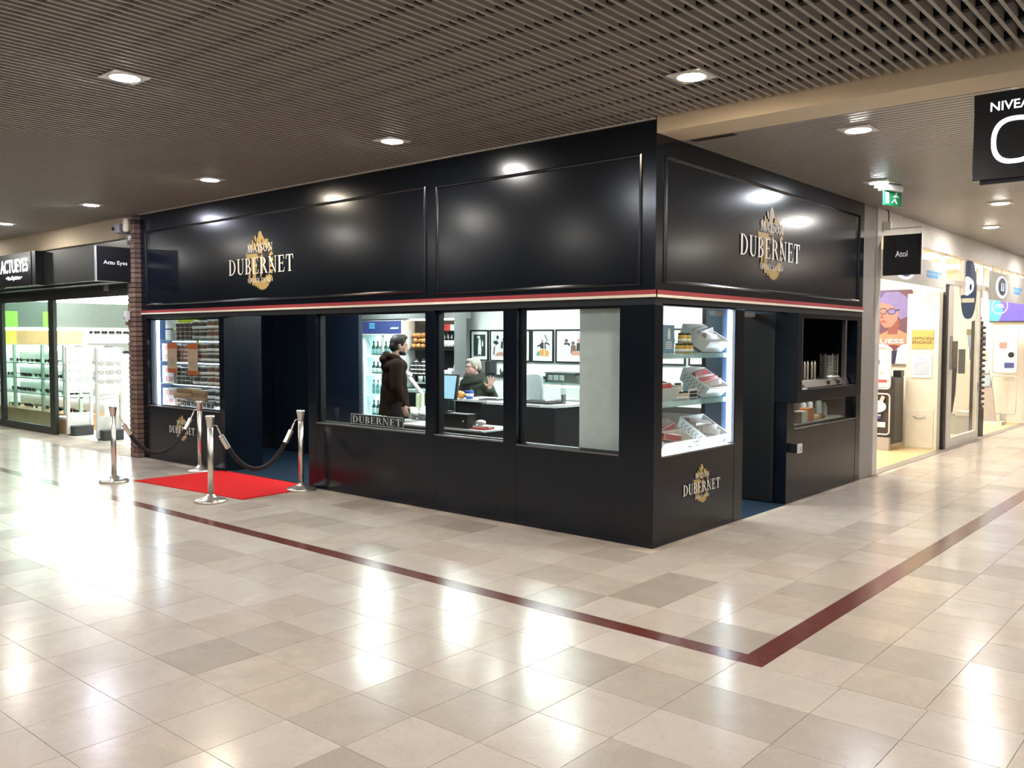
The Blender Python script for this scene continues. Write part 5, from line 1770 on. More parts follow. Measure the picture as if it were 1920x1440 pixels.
def head(m_, c, yaw, k=1.0, pitch=0):
    """skull, jaw, nose, brow, lips, ears; c = centre of the head; faces +Y turned by yaw"""
    c = Vector(c)
    M = Matrix.Rotation(yaw, 3, 'Z') @ Matrix.Rotation(pitch, 3, 'X')

    def P(x, y, z):
        return c + M @ (Vector((x, y, z))*k)
    m_.ell(P(0, -0.012, 0.03), Vector((0.074, 0.096, 0.088))*k, 18, 12, rot=M)
    m_.ell(P(0, 0.022, -0.035), Vector((0.060, 0.070, 0.082))*k, 16, 10, rot=M)
    m_.ell(P(0, 0.060, -0.088), Vector((0.030, 0.028, 0.022))*k, 12, 8, rot=M)
    m_.tube([P(0, 0.085, 0.012), P(0, 0.104, -0.022), P(0, 0.112, -0.036)], [0.010*k, 0.013*k, 0.015*k], 10)
    m_.ell(P(0, 0.108, -0.038), 0.014*k, 10, 7)
    m_.ell(P(0, 0.082, 0.022), Vector((0.050, 0.016, 0.012))*k, 12, 8, rot=M)
    m_.ell(P(0, 0.088, -0.064), Vector((0.024, 0.010, 0.007))*k, 10, 6, rot=M)
    m_.ell(P(0, 0.087, -0.074), Vector((0.021, 0.010, 0.007))*k, 10, 6, rot=M)
    for s in (-1, 1):
        m_.ell(P(s*0.074, -0.012, -0.008), Vector((0.010, 0.020, 0.033))*k, 10, 8, rot=M)
        m_.ell(P(s*0.042, 0.062, -0.028), Vector((0.022, 0.018, 0.02))*k, 10, 7, rot=M)
    return P, M


def face_parts(P, M, t, k, lipm):
    m_ = MB()
    for s in (-1, 1):
        m_.ell(P(s*0.030, 0.083, 0.002), Vector((0.014, 0.008, 0.008))*k, 10, 6, rot=M)
    m_.build('eyes', mat('eye_white', (0.7, 0.68, 0.65), 0.3), t)
    m_ = MB()
    for s in (-1, 1):
        m_.ell(P(s*0.030, 0.0885, 0.002), Vector((0.0065, 0.004, 0.0065))*k, 8, 6, rot=M)
    m_.build('pupils', BLACK, t)
    m_ = MB()
    m_.ell(P(0, 0.0935, -0.069), Vector((0.021, 0.006, 0.008))*k, 10, 6, rot=M)
    m_.build('lips', lipm, t)


def skin_part(m_, voxel, name, material, parent, smooth=3):
    """remeshed lump in world coordinates as a part of parent"""
    me = solid_from(m_, voxel, name, smooth)
    me.materials.clear()
    me.materials.append(material)
    ox = Vector(LOC[parent.name])
    me.transform(Matrix.Translation(-ox))
    o = bpy.data.objects.new(name, me)
    COL.objects.link(o)
    o.parent = parent
    LOC[o.name] = tuple(ox)
    return o


LIPS = mat('lips', (0.38, 0.13, 0.11), 0.4)
# ---- the man: brown hooded jacket, turned to the right (towards +X, a little away)
MX, MY = -4.72, 1.42
man = thing('person', 'dark-haired man in a brown hooded jacket standing sideways behind the wide front window', 'person', (MX, MY, 0))


def mp(f, s, z):
    """f: forward (+X mostly), s: to his left (+Y)"""
    a = R(60)
    return Vector((MX + f*math.cos(a) - s*math.sin(a), MY + f*math.sin(a) + s*math.cos(a), z))


RMAN = Matrix.Rotation(R(60), 3, 'Z')
yaw_m = R(-90+60-3)
b = MB()
Pm, Mm = head(b, mp(0.07, 0, 1.625), yaw_m, 1.06, R(-6))
limb(b, [mp(0.0, 0, 1.44), mp(0.03, 0, 1.54)], [0.062, 0.058])
b.ell(mp(0, 0, 1.25), (0.13, 0.17, 0.20), 16, 10, rot=RMAN)
b.ell(mp(0, 0, 1.0), (0.125, 0.16, 0.15), 16, 10, rot=RMAN)
for s in (-1, 1):
    limb(b, [mp(0, s*0.10, 0.95), mp(0.02, s*0.10, 0.52), mp(-0.02, s*0.10, 0.10)], [0.10, 0.062, 0.042])
    limb(b, [mp(-0.02, s*0.10, 0.06), mp(0.14, s*0.11, 0.035)], [0.045, 0.034])
    limb(b, [mp(-0.01, s*0.20, 1.38), mp(-0.05, s*0.26, 1.10), mp(0.06, s*0.25, 0.88)], [0.065, 0.05, 0.033])
    hand(b, mp(0.06, s*0.25, 0.88), mp(0.09, s*0.25, 0.79)-mp(0.06, s*0.25, 0.88), mp(1, 0, 0)-mp(0, 0, 0), mp(0, -s, 0)-mp(0, 0, 0), 1.0, 0.4, 0.05)
skin_part(b, 0.009, 'body', SKIN, man, 2)
face_parts(Pm, Mm, man, 1.06, LIPS)
h_ = MB()
h_.ell(Pm(0, -0.022, 0.045), Vector((0.082, 0.100, 0.092))*1.06, 18, 12, rot=Mm)
h_.ell(Pm(0, -0.055, -0.005), Vector((0.074, 0.070, 0.085))*1.06, 16, 10, rot=Mm)
h_.ell(Pm(0, 0.02, 0.105), Vector((0.062, 0.070, 0.035))*1.06, 14, 8, rot=Mm)
for s in (-1, 1):
    h_.ell(Pm(s*0.066, 0.018, 0.05), Vector((0.016, 0.028, 0.055))*1.06, 10, 8, rot=Mm)
skin_part(h_, 0.008, 'hair', HAIRD, man, 1)
bd_ = MB()
bd_.ell(Pm(0, 0.064, -0.093), Vector((0.034, 0.029, 0.024))*1.06, 12, 8, rot=Mm)
for s in (-1, 1):
    bd_.ell(Pm(s*0.040, 0.032, -0.083), Vector((0.022, 0.048, 0.028))*1.06, 10, 7, rot=Mm)
skin_part(bd_, 0.007, 'beard', HAIRD, man, 1)
j = MB()
j.ell(mp(0.0, 0, 1.36), (0.17, 0.235, 0.12), 18, 10, rot=RMAN)
j.ell(mp(0.0, 0, 1.18), (0.165, 0.215, 0.24), 18, 12, rot=RMAN)
j.ell(mp(0.0, 0, 0.93), (0.175, 0.215, 0.24), 18, 12, rot=RMAN)
j.tube([mp(0, 0, 1.1), mp(0, 0, 0.74)], [0.17, 0.205], 20)
for s in (-1, 1):
    limb(j, [mp(-0.01, s*0.185, 1.37), mp(-0.03, s*0.265, 1.10), mp(0.05, s*0.252, 0.91)], [0.090, 0.078, 0.058])
# hood bunched behind the neck and collar
j.ell(mp(-0.12, 0, 1.45), (0.075, 0.115, 0.065), 14, 9, rot=RMAN)
j.ell(mp(-0.10, 0, 1.50), (0.055, 0.115, 0.06), 14, 9, rot=RMAN)
for s in (-1, 1):
    limb(j, [mp(-0.08, s*0.10, 1.49), mp(0.02, s*0.085, 1.475), mp(0.09, s*0.03, 1.43)], [0.045, 0.036, 0.03])
skin_part(j, 0.012, 'jacket', COATB, man, 3)
tr_ = MB()
tr_.ell(mp(0, 0, 0.90), (0.145, 0.18, 0.13), 16, 10, rot=RMAN)
for s in (-1, 1):
    limb(tr_, [mp(0, s*0.10, 0.88), mp(0.02, s*0.10, 0.50), mp(-0.02, s*0.10, 0.12)], [0.115, 0.085, 0.07])
skin_part(tr_, 0.012, 'trousers', TROUS, man, 2)
sh = MB()
for s in (-1, 1):
    limb(sh, [mp(-0.04, s*0.10, 0.055), mp(0.05, s*0.105, 0.05), mp(0.16, s*0.11, 0.04)], [0.054, 0.048, 0.04])
skin_part(sh, 0.010, 'shoes', BLACK, man, 1)
m_ = MB()
m_.tube([mp(0.06, -0.215, 1.12), mp(0.08, -0.225, 0.98), mp(0.09, -0.215, 0.82)], 0.006, 6)
m_.build('pocket_seam', mat('seam', (0.05, 0.035, 0.025), 0.7), man)

# ---- the woman: short grey hair, glasses, big scarf, left hand raised
WX, WY = -4.58, 2.80
wom = thing('person', 'grey-haired woman with glasses and a big scarf raising a hand behind the counter', 'person', (WX, WY, 0))
AW = R(-86)                                           # chest towards the window


def wpnt(f, s, z):
    c_, s_ = math.cos(AW), math.sin(AW)
    return Vector((WX + f*c_ - s*s_, WY + f*s_ + s*c_, z*0.97))


RWOM = Matrix.Rotation(AW, 3, 'Z')
b = MB()
yaw_w = R(-113) - R(90)
Pw, Mw = head(b, wpnt(0.06, 0.0, 1.37), yaw_w, 1.0, R(-4))
limb(b, [wpnt(0.0, 0, 1.18), wpnt(0.03, 0, 1.28)], [0.056, 0.052])
b.ell(wpnt(0, 0, 1.02), (0.13, 0.14, 0.18), 16, 10, rot=RWOM)
b.ell(wpnt(0, 0, 0.80), (0.14, 0.15, 0.15), 16, 10, rot=RWOM)
for s in (-1, 1):
    limb(b, [wpnt(0, s*0.095, 0.76), wpnt(0.02, s*0.095, 0.42), wpnt(-0.02, s*0.095, 0.09)], [0.09, 0.055, 0.038])
    limb(b, [wpnt(-0.02, s*0.095, 0.05), wpnt(0.12, s*0.10, 0.03)], [0.04, 0.03])
# her right arm rests on the counter, her left forearm goes up
limb(b, [wpnt(0, -0.17, 1.13), wpnt(0.02, -0.23, 0.90), wpnt(0.22, -0.12, 0.985)], [0.055, 0.043, 0.028])
hand(b, wpnt(0.22, -0.12, 0.985), wpnt(0.35, -0.08, 0.97)-wpnt(0.22, -0.12, 0.985), Vector((0, 0, 1)), wpnt(0, 1, 0)-wpnt(0, 0, 0), 0.92, 0.3, 0.05)
LH = wpnt(0.12, 0.335, 1.085)
limb(b, [wpnt(0, 0.17, 1.13), wpnt(0.0, 0.29, 0.93), LH], [0.055, 0.043, 0.028])
hd = (wpnt(0.14, 0.385, 1.22) - LH).normalized()
hand(b, LH, hd, Vector((-0.75, -0.65, 0.1)), Vector((0.65, -0.75, 0.1)), 1.08, 0.25, 0.42)
skin_part(b, 0.008, 'body', mat('skin_pink', (0.60, 0.35, 0.29), 0.5), wom, 1)
face_parts(Pw, Mw, wom, 1.0, mat('lips_red', (0.42, 0.10, 0.10), 0.4))
h_ = MB()
h_.ell(Pw(0, -0.022, 0.042), Vector((0.082, 0.098, 0.088)), 18, 12, rot=Mw)
h_.ell(Pw(0, -0.060, -0.005), Vector((0.072, 0.060, 0.070)), 16, 10, rot=Mw)
h_.ell(Pw(0.01, 0.045, 0.085), Vector((0.060, 0.050, 0.034)), 14, 8, rot=Mw)
for s in (-1, 1):
    h_.ell(Pw(s*0.070, 0.010, 0.040), Vector((0.016, 0.042, 0.050)), 10, 8, rot=Mw)
skin_part(h_, 0.008, 'hair', HAIRG, wom, 1)
m_ = MB()
for s in (-1, 1):
    pts = [Pw(s*0.031 + 0.024*math.cos(2*PI*i/14), 0.098 - 0.004*abs(math.cos(2*PI*i/14)), 0.0 + 0.018*math.sin(2*PI*i/14)) for i in range(15)]
    m_.tube(pts, 0.0022, 5, cap=False)
    m_.tube([Pw(s*0.055, 0.092, 0.006), Pw(s*0.076, 0.05, 0.006), Pw(s*0.080, -0.01, 0.004)], 0.0025, 5)
m_.tube([Pw(-0.008, 0.101, 0.004), Pw(0.008, 0.101, 0.004)], 0.0025, 5)
m_.build('glasses', mat('glasses_dark', (0.03, 0.025, 0.02), 0.3), wom)
j = MB()
j.ell(wpnt(0, 0, 1.10), (0.16, 0.20, 0.12), 18, 10, rot=RWOM)
j.ell(wpnt(0, 0, 0.95), (0.17, 0.20, 0.22), 18, 12, rot=RWOM)
j.ell(wpnt(0, 0, 0.72), (0.18, 0.21, 0.24), 18, 12, rot=RWOM)
j.tube([wpnt(0, 0, 0.9), wpnt(0, 0, 0.50)], [0.18, 0.215], 20)
limb(j, [wpnt(0, -0.175, 1.13), wpnt(0.02, -0.24, 0.91), wpnt(0.19, -0.135, 0.985)], [0.088, 0.075, 0.052])
limb(j, [wpnt(0, 0.175, 1.13), wpnt(0.0, 0.30, 0.935), wpnt(0.10, 0.325, 1.045)], [0.088, 0.078, 0.055])
skin_part(j, 0.012, 'coat', COATG, wom, 3)
s_ = MB()
for i in range(3):
    r_ = 0.115 + 0.012*i
    pts = [wpnt(0.035 + r_*math.cos(2*PI*q/20), r_*0.95*math.sin(2*PI*q/20), 1.245 - 0.042*i - 0.03*math.cos(2*PI*q/20 + 0.5*i)) for q in range(21)]
    s_.tube(pts, 0.042, 10, cap=False)
s_.ell(wpnt(0.12, 0.02, 1.08), (0.07, 0.11, 0.11), 14, 9, rot=RWOM)
skin_part(s_, 0.011, 'scarf', SCARF, wom, 2)
m_ = MB()
m_.tube([wpnt(0.165, 0.06, 1.10), wpnt(0.19, 0.07, 0.95), wpnt(0.195, 0.07, 0.80)], [0.012, 0.015, 0.015], 8)
m_.build('scarf_end', mat('scarf_light', (0.10, 0.11, 0.09), 0.9), wom)
sk = MB()
for s in (-1, 1):
    limb(sk, [wpnt(0, s*0.095, 0.70), wpnt(0.02, s*0.095, 0.42), wpnt(-0.02, s*0.095, 0.10)], [0.10, 0.075, 0.06])
skin_part(sk, 0.012, 'trousers', TROUS, wom, 2)
sh = MB()
for s in (-1, 1):
    limb(sh, [wpnt(-0.04, s*0.095, 0.05), wpnt(0.04, s*0.098, 0.045), wpnt(0.135, s*0.10, 0.038)], [0.048, 0.044, 0.037])
skin_part(sh, 0.010, 'shoes', BLACK, wom, 1)

# ================================================================== LEFT OPTICIAN
OG = mat('optician_glow', (1, 1, 1), 0.5, emit=SHOPGLOW, ecol=(0.97, 1.0, 0.96))
OWL = mat('optician_white', (0.85, 0.87, 0.84), 0.5)
BAND = mat('dark_green_grey', (0.10, 0.125, 0.11), 0.6)
wl = MB().box(XW-5.9, -8.73, 0.03, 0.12, 2.60, 3.17).build('wall_left_fascia', mat('fascia_charcoal', (0.018, 0.02, 0.02), 0.35))
struct(wl, 'dark fascia board over the left optician')
hd_ = MB().box(XW-5.9, -8.73, 0.40, 0.47, 2.38, 2.60).build('trim_5', DARK)
struct(hd_, 'dark door header of the left optician')
struct(MB().box(XW-5.9, -8.73, 0.12, 0.40, 2.56, 2.60).build('trim_6', DARK), 'dark soffit behind the left fascia board')
t = thing('shop_sign', 'glowing white rounded letters on a black box at the left picture edge', 'sign', (-13.3, 0.0, 2.6))
MB().box(-14.2, -12.06, -0.12, 0.03, 2.60, 3.165).build('sign_box', SIGNB, t)
GLW = mat('letters_glow', (1, 1, 1), 0.5, emit=5.0, ecol=(0.85, 0.95, 1.0))
m_ = MB()
text(m_, 'ACTUEYES', (-13.38, -0.125, 2.84), (1, 0, 0), (0, 0, 1), 1.20, 0.23, bold=0.055)
m_.build('lettering', GLW, t)
m_ = MB()
text(m_, '• Vos Opticiens •', (-13.14, -0.125, 2.70), (1, 0, 0), (0, 0, 1), 0.70, 0.085, bold=0.02)
m_.build('small_lettering', GLW, t)
MB().box(-12.06, -11.90, -0.11, 0.03, 2.60, 3.168).build('dark_return', mat('return_black', (0.006, 0.006, 0.007), 0.3), t)
tag(MB().box(-10.52, -10.36, 0.39, 0.40, 2.47, 2.56).build('sensor_plate', mat('plate_grey', (0.3, 0.28, 0.26), 0.5)), 'small grey sensor plate on the door header of the left optician', 'plate')
# sliding glass door leaf and posts
d = root('door_2', (0, 0, 0), 'tall black framed sliding glass door of the left optician')
d.name = 'door_2'
LOC['door_2'] = (0, 0, 0)
DF = mat('door_frame_black', (0.022, 0.026, 0.024), 0.4)
m_ = MB()
m_.box(-12.72, -12.50, 0.40, 0.46, 0.0, 2.38)
m_.build('door_stile', DF, d)
m_ = MB()
m_.box(-15.02, -14.86, 0.40, 0.46, 0.0, 2.38)
m_.build('door_stile', DF, d)
MB().box(-14.86, -12.72, 0.40, 0.46, 0.0, 0.13).build('door_rail', DF, d)
MB().box(-14.86, -12.72, 0.427, 0.433, 0.13, 2.38).build('pane', GLASSG, d)
d3_ = root('door_3', (0, 0, 0), 'next black framed glass leaf at the left picture edge')
d3_.name = 'door_3'
LOC['door_3'] = (0, 0, 0)
MB().box(-18.0, -15.04, 0.40, 0.46, 0.0, 0.13).build('door_rail', DF, d3_)
MB().box(-18.0, -15.04, 0.427, 0.433, 0.13, 2.38).build('pane', GLASSG, d3_)
struct(MB().box(-8.85, -8.735, 0.37, 0.47, 0.0, 2.40).build('trim_7', DARK), 'dark door jamb beside the brick pier')
struct(MB().box(-8.93, -8.90, 0.47, 9.0, 0.0, 2.9).build('wall_optician_right', OWL), 'white side wall of the left optician')
# back wall facing the opening
XB = -17.0
bw = MB().box(XB-0.15, XB, 0.47, 9.0, 0.0, 2.9).build('wall_optician_back', OWL)
struct(bw, 'white back wall of the left optician with dark, wood and lit bands')
MB().box(XB, XB+0.02, 0.47, 9.0, 1.95, 2.52).build('dark_band', BAND, bw)
MB().box(XB, XB+0.03, 0.47, 9.0, 1.885, 1.95).build('light_band', OG, bw)
MB().box(XB, XB+0.04, 0.47, 2.86, 1.58, 1.885).build('wood_band', WOOD, bw)
MB().box(XB, XB+0.02, 0.47, 9.0, 2.53, 2.88).build('light_band', OG, bw)
for (y0, y1) in [(1.16, 1.46), (1.98, 2.14)]:
    MB().box(XB, XB+0.03, y0, y1, 1.96, 2.30).build('green_panel', mat('leaf_green', (0.22, 0.48, 0.06), 0.5), bw)
MB().box(XB+0.04, XB+0.05, 1.2, 1.42, 1.60, 1.885).build('yellow_panel', mat('mustard', (0.55, 0.45, 0.06), 0.5), bw)
struct(MB().box(XB, -8.93, 0.47, 9.0, 2.9, 2.95).build('ceiling_optician', OWL), 'white ceiling of the left optician')
for (x, y) in [(-15.8, 2.2), (-13.6, 2.2), (-11.4, 2.2), (-15.0, 5.0), (-12.0, 5.0)]:
    t = thing('light_panel', 'glowing white ceiling panel inside the left optician', 'ceiling light', (x, y, 2.88), 'ceiling panels of the left optician')
    MB().box(x-0.7, x+0.7, y-0.5, y+0.5, 2.885, 2.9).build('frame', WHITE, t)
    MB().box(x-0.66, x+0.66, y-0.46, y+0.46, 2.877, 2.885).build('diffuser', OG, t)
# lit wall shelving at the far side, right part (white glass shelves)
t = thing('lit_shelving', 'lit white wall shelving with rows of spectacles at the back of the left optician', 'shelving', (XB+0.2, 4.2, 0))
MB().box(XB+0.02, XB+0.05, 2.9, 6.5, 0.0, 1.85).build('back_panel', OWL, t)
for z in (1.60, 1.82, 1.35, 1.1):
    MB().box(XB+0.05, XB+0.30, 2.9, 6.5, z-0.015, z).build('shelf', GREYD if z > 1.5 else WHITEP, t)
MB().box(XB+0.06, XB+0.10, 2.9, 6.5, 1.64, 1.75).build('light_strip', OG, t)
MB().box(XB+0.06, XB+0.10, 2.9, 6.5, 1.25, 1.30).build('light_strip', OG, t)

# spectacles, one model and many copies
def specs_mesh(c):
    m_ = MB()
    for s in (-1, 1):
        pts = [(0.0, s*0.034 + 0.026*math.cos(2*PI*i/10), 0.022 + 0.02*math.sin(2*PI*i/10)) for i in range(11)]
        m_.tube(pts, 0.004, 4, cap=False)
        m_.flat([(0.001, p[1], p[2]) for p in pts[:-1]], 1)
        m_.tube([(0.0, s*0.061, 0.028), (-0.11, s*0.064, 0.026), (-0.13, s*0.064, 0.012)], 0.003, 4)
    m_.tube([(0.0, -0.008, 0.026), (0.0, 0.008, 0.026)], 0.004, 4)
    return m_.mesh('spectacles', [c, mat('dark_lens', (0.01, 0.012, 0.012), 0.1)])


SPM = [specs_mesh(mat('specs_%d' % i, c, 0.3)) for i, c in enumerate([(0.01, 0.01, 0.01), (0.05, 0.025, 0.012), (0.03, 0.04, 0.03)])]
rg = random.Random(4)


PALE = specs_mesh(mat('specs_pale', (0.55, 0.56, 0.56), 0.3))
PALE.materials[1] = mat('pale_lens', (0.75, 0.77, 0.77), 0.2)


def spectacles(x, y, z, rz_, label, group):
    o = bpy.data.objects.new('spectacles', PALE if 'pale' in label else SPM[rg.randrange(3)])
    COL.objects.link(o)
    o.location = (x, y, z)
    o.rotation_euler = (0, 0, rz_)
    o.scale = (1.6, 1.6, 1.6)
    tag(o, label, 'glasses', group)


for i in range(9):
    spectacles(XB+0.22, 3.0 + i*0.17, 1.822, 0, 'dark spectacles in the top row of the lit shelving', 'spectacles in the top lit row')
for i in range(9):
    spectacles(XB+0.22, 3.0 + i*0.17, 1.352, 0, 'dark spectacles in the lower row of the lit shelving', 'spectacles in the lower lit row')
# glass shelf unit seen through the door leaf (runs along X)
t = thing('glass_shelf_unit', 'long lit glass shelf unit with sunglasses behind the sliding glass door', 'shelving', (-14.7, 1.3, 0))
SX0, SX1, SY0, SY1 = -16.9, -12.9, 0.95, 1.45
MB().box(SX0, SX1, SY0, SY1, 0.0, 0.28).build('wood_plinth', WOOD, t)
MB().box(SX0, SX1, SY1, SY1+0.02, 0.28, 1.58).build('back_panel', OWL, t)
SGL = mat('shelf_glass_green', (0.42, 0.55, 0.48), 0.2)
LV = (0.29, 0.62, 0.92, 1.22)
for z in LV[1:]:
    MB().box(SX0, SX1, SY0, SY1, z-0.022, z).build('shelf', SGL, t)
for z in (0.58, 0.88, 1.18, 1.5):
    MB().box(SX0, SX1, SY1-0.03, SY1-0.005, z-0.02, z+0.012).build('light_strip', OG, t)
for x in (-16.0, -14.6, -13.6, -12.93):
    MB().box(x-0.03, x+0.03, SY0+0.05, SY0+0.10, 0.28, 1.58).build('upright', SGL, t)
for li, z in enumerate(LV):
    nm = ['lowest', 'second', 'third', 'top'][li]
    for i in range(16):
        spectacles(-16.6 + i*0.235 + rg.uniform(-0.04, 0.04), SY0 + 0.20 + rg.uniform(-0.04, 0.06), z + 0.007, R(-90) + rg.uniform(-0.5, 0.5),
                   'dark sunglasses on the %s shelf behind the sliding glass door' % nm, 'sunglasses on the %s glass shelf' % nm)
tag(MB().lathe((-13.9, 1.2, 0.921), [(0.06, 0), (0.10, 0.06), (0.09, 0.16), (0.05, 0.2)], 14).build('dark_vase', mat('dark_vase', (0.03, 0.04, 0.035), 0.3)), 'rounded dark vase on the third glass shelf behind the sliding door', 'vase')
# standing racks inside the opening
RW = mat('rack_white', (0.84, 0.86, 0.85), 0.35)


def rack(x, y0, y1, lab, top=1.56):
    t = thing('eyewear_rack', lab, 'rack', (x, (y0+y1)/2, 0))
    r_ = 0.022
    for y in (y0, y1):
        MB().box(x-0.03, x+0.03, y-r_, y+r_, 0.03, top).build('upright', RW, t)
    MB().box(x-0.012, x+0.012, y0, y1, 0.80, top).build('back_panel', mat('rack_glow', (0.9, 0.92, 0.9), 0.4, emit=0.7, ecol=(0.95, 1, 0.97)), t)
    MB().box(x-0.01, x+0.01, y0, y1, 0.12, 0.40).build('kick_panel', RW, t)
    m_ = MB()
    for z in (0.68, 0.75):
        m_.box(x-0.02, x+0.02, y0, y1, z, z+0.035)
    m_.build('cross_bar', RW, t)
    for q in range(4):
        MB().box(x+0.012, x+0.022, y0+0.03, y1-0.03, 0.95+q*0.15, 0.956+q*0.15).build('frame_rail', GREYL, t)
    MB().box(x-0.02, x+0.02, (y0+y1)/2-0.07, (y0+y1)/2+0.07, top, top+0.02).build('top_clip', GREYP, t)
    bb = MB().box(x-0.10, x+0.16, y0+0.03, y1-0.03, 0.0, 0.155).build('base_box', mat('rack_base', (0.035, 0.037, 0.042), 0.45), t, bevel=0.008)
    MB().box(x-0.11, x+0.17, y0+0.02, y1-0.02, 0.155, 0.175).build('base_lid', mat('rack_base_lid', (0.06, 0.065, 0.07), 0.4), bb, bevel=0.004)
    for q in range(3):
        for p in range(2):
            spectacles(x+0.06, y0 + 0.11 + p*0.17, 0.957+q*0.15, 0, 'pale spectacles hung on the ' + lab.split(' with')[0], 'spectacles on the ' + lab.split(' with')[0])
    return t


rack(-12.22, 0.50, 0.90, 'left white eyewear rack with a black base box inside the open doorway')
rack(-11.08, 0.50, 0.90, 'right white eyewear rack with a black base box nearest the brick pier')
t = thing('display_block', 'white display block with a wooden foot behind the left eyewear rack', 'block', (-12.75, 0.95, 0))
MB().box(-12.95, -12.40, 0.55, 0.94, 0.0, 0.26).build('wood_foot', WOOD, t)
MB().box(-12.95, -12.40, 0.55, 0.94, 0.26, 0.30).build('top', WHITEP, t)
t = thing('glass_table', 'low table with a white top behind the right eyewear rack', 'table', (-12.6, 2.4, 0))
MB().box(-13.3, -11.9, 2.1, 2.8, 0.70, 0.74).build('top', WHITEP, t)
for x in (-13.25, -11.95):
    for y in (2.14, 2.76):
        MB().box(x-0.02, x+0.02, y-0.02, y+0.02, 0.0, 0.70).build('leg', RW, t)

# ================================================================== RIGHT OPTICIAN (along the corridor)
AG = mat('optician_glow_warm', (1, 1, 1), 0.5, emit=SHOPGLOW*1.2, ecol=(1.0, 0.95, 0.86))
AW_ = mat('warm_white_wall', (0.85, 0.80, 0.70), 0.5, var=0.02)
struct(MB().box(-0.12, 0.0, 5.35, 14.9, 3.02, ZK).build('trim_8', mat('lintel_white', (0.66, 0.63, 0.58), 0.5)), 'white lintel over the right optician')
struct(MB().box(-9.0, -0.13, 5.36, 5.40, 0, 3.2).build('wall_near', AW_), 'near side wall of the right optician')
struct(MB().box(-3.6, -3.5, 5.4, 14.9, 0, 3.2).build('wall_far_left', AW_), 'inner wall of the right optician')
wb = MB().box(-3.5, -0.2, 8.75, 8.82, 0, 2.95).build('wall_mid', AW_)
struct(wb, 'pale wall panel with posters inside the right optician')
struct(MB().box(-3.5, -0.02, 14.6, 14.7, 0, 3.2).build('wall_optician_end', AW_), 'end wall of the right optician')
struct(MB().box(-3.5, -0.13, 5.4, 14.6, 3.2, 3.25).build('ceiling_right_shop', AW_), 'white ceiling of the right optician')
for (x, y) in [(-1.0, 6.6), (-2.4, 7.6), (-1.0, 10.4), (-1.0, 13.0), (-2.4, 11.6)]:
    t = thing('light_panel', 'warm glowing ceiling panel inside the right optician', 'ceiling light', (x, y, 3.18), 'ceiling panels of the right optician')
    MB().box(x-0.5, x+0.5, y-0.6, y+0.6, 3.185, 3.2).build('frame', WHITE, t)
    MB().box(x-0.46, x+0.46, y-0.56, y+0.56, 3.177, 3.185).build('diffuser', AG, t)
# mullions and transom lights over the opening
MUL = mat('mullion_white', (0.78, 0.74, 0.68), 0.4)
for i, y in enumerate([8.42, 9.55, 10.75, 11.4, 12.05, 12.7, 13.35, 14.0, 14.62]):
    z0 = 0.0 if y in (14.62,) else 2.62 if y > 11 else 2.45
    struct(MB().box(-0.11, -0.04, y-0.045, y+0.045, z0, 3.02).build('trim_%d' % (9+i), MUL), 'pale mullion number %d from the near end over the right optician' % (i+1))
struct(MB().box(-0.10, -0.05, 8.40, 14.6, 2.58, 2.66).build('trim_20', MUL), 'pale transom rail over the right optician')
# grey fascia panels with blue lettering
FP = mat('fascia_panel_grey', (0.50, 0.49, 0.47), 0.45)
BL = mat('letter_blue', (0.10, 0.36, 0.75), 0.5)


def fascia_panel(y0, y1, z0, z1, lab, logo_y):
    t = thing('fascia_panel', lab, 'sign', (-0.02, (y0+y1)/2, z0))
    MB().box(-0.03, 0.0, y0, y1, z0, z1).build('board', FP, t, bevel=0.003)
    m_ = MB()
    H = z1-z0
    L_ = y1-y0
    # two lines of blue print, too small in the picture to read
    yy = y0 + L_*0.66
    for q in range(9):
        wq = L_*(0.022 + 0.006*((q*5) % 3))
        m_.box(0.0, 0.004, yy + q*L_*0.029, yy + q*L_*0.029 + wq*0.8, z0+H*0.50, z0+H*(0.585 + 0.03*(q % 2)))
        if q < 7:
            m_.box(0.0, 0.004, yy + q*L_*0.029, yy + q*L_*0.029 + wq*0.9, z0+H*0.34, z0+H*(0.44 + 0.03*((q+1) % 2)))
    m_.build('blue_print', BL, t)
    m_ = MB()
    n = 28
    c, ry, rz_ = y0+L_*logo_y, L_*0.16, H*0.40
    m_.flat([(0.004, c+ry*math.cos(2*PI*i/n), z0+H*0.5+rz_*math.sin(2*PI*i/n)) for i in range(n)], 0)
    m_.flat([(0.006, c+ry*0.08+ry*0.70*math.cos(2*PI*i/n), z0+H*0.52+rz_*0.80*math.sin(2*PI*i/n)) for i in range(n)], 1)
    for dy in (-0.25, 0.05):
        m_.flat([(0.008, c+ry*(dy+0.1), z0+H*0.36), (0.008, c+ry*(dy+0.26), z0+H*0.36), (0.008, c+ry*(dy+0.22), z0+H*0.66), (0.008, c+ry*(dy+0.12), z0+H*0.66)], 0)
    m_.flat([(0.008, c+ry*0.62+ry*0.2*math.cos(2*PI*i/12), z0+H*0.52+rz_*0.5*math.sin(2*PI*i/12)) for i in range(12)], 2)
    m_.build('emblem', [mat('emblem_white', (0.9, 0.9, 0.9), 0.5, emit=0.6, ecol=(1, 1, 1)), mat('emblem_navy', (0.02, 0.04, 0.12), 0.4), mat('emblem_pale', (0.4, 0.6, 0.9), 0.4)], t)
    return t


fascia_panel(5.45, 8.30, 2.49, 2.86, 'grey fascia panel with blue print, partly behind the black flag sign', 0.30)
fascia_panel(11.0, 13.9, 2.43, 2.93, 'grey fascia panel with blue print and a dark round emblem, farther away', 0.32)
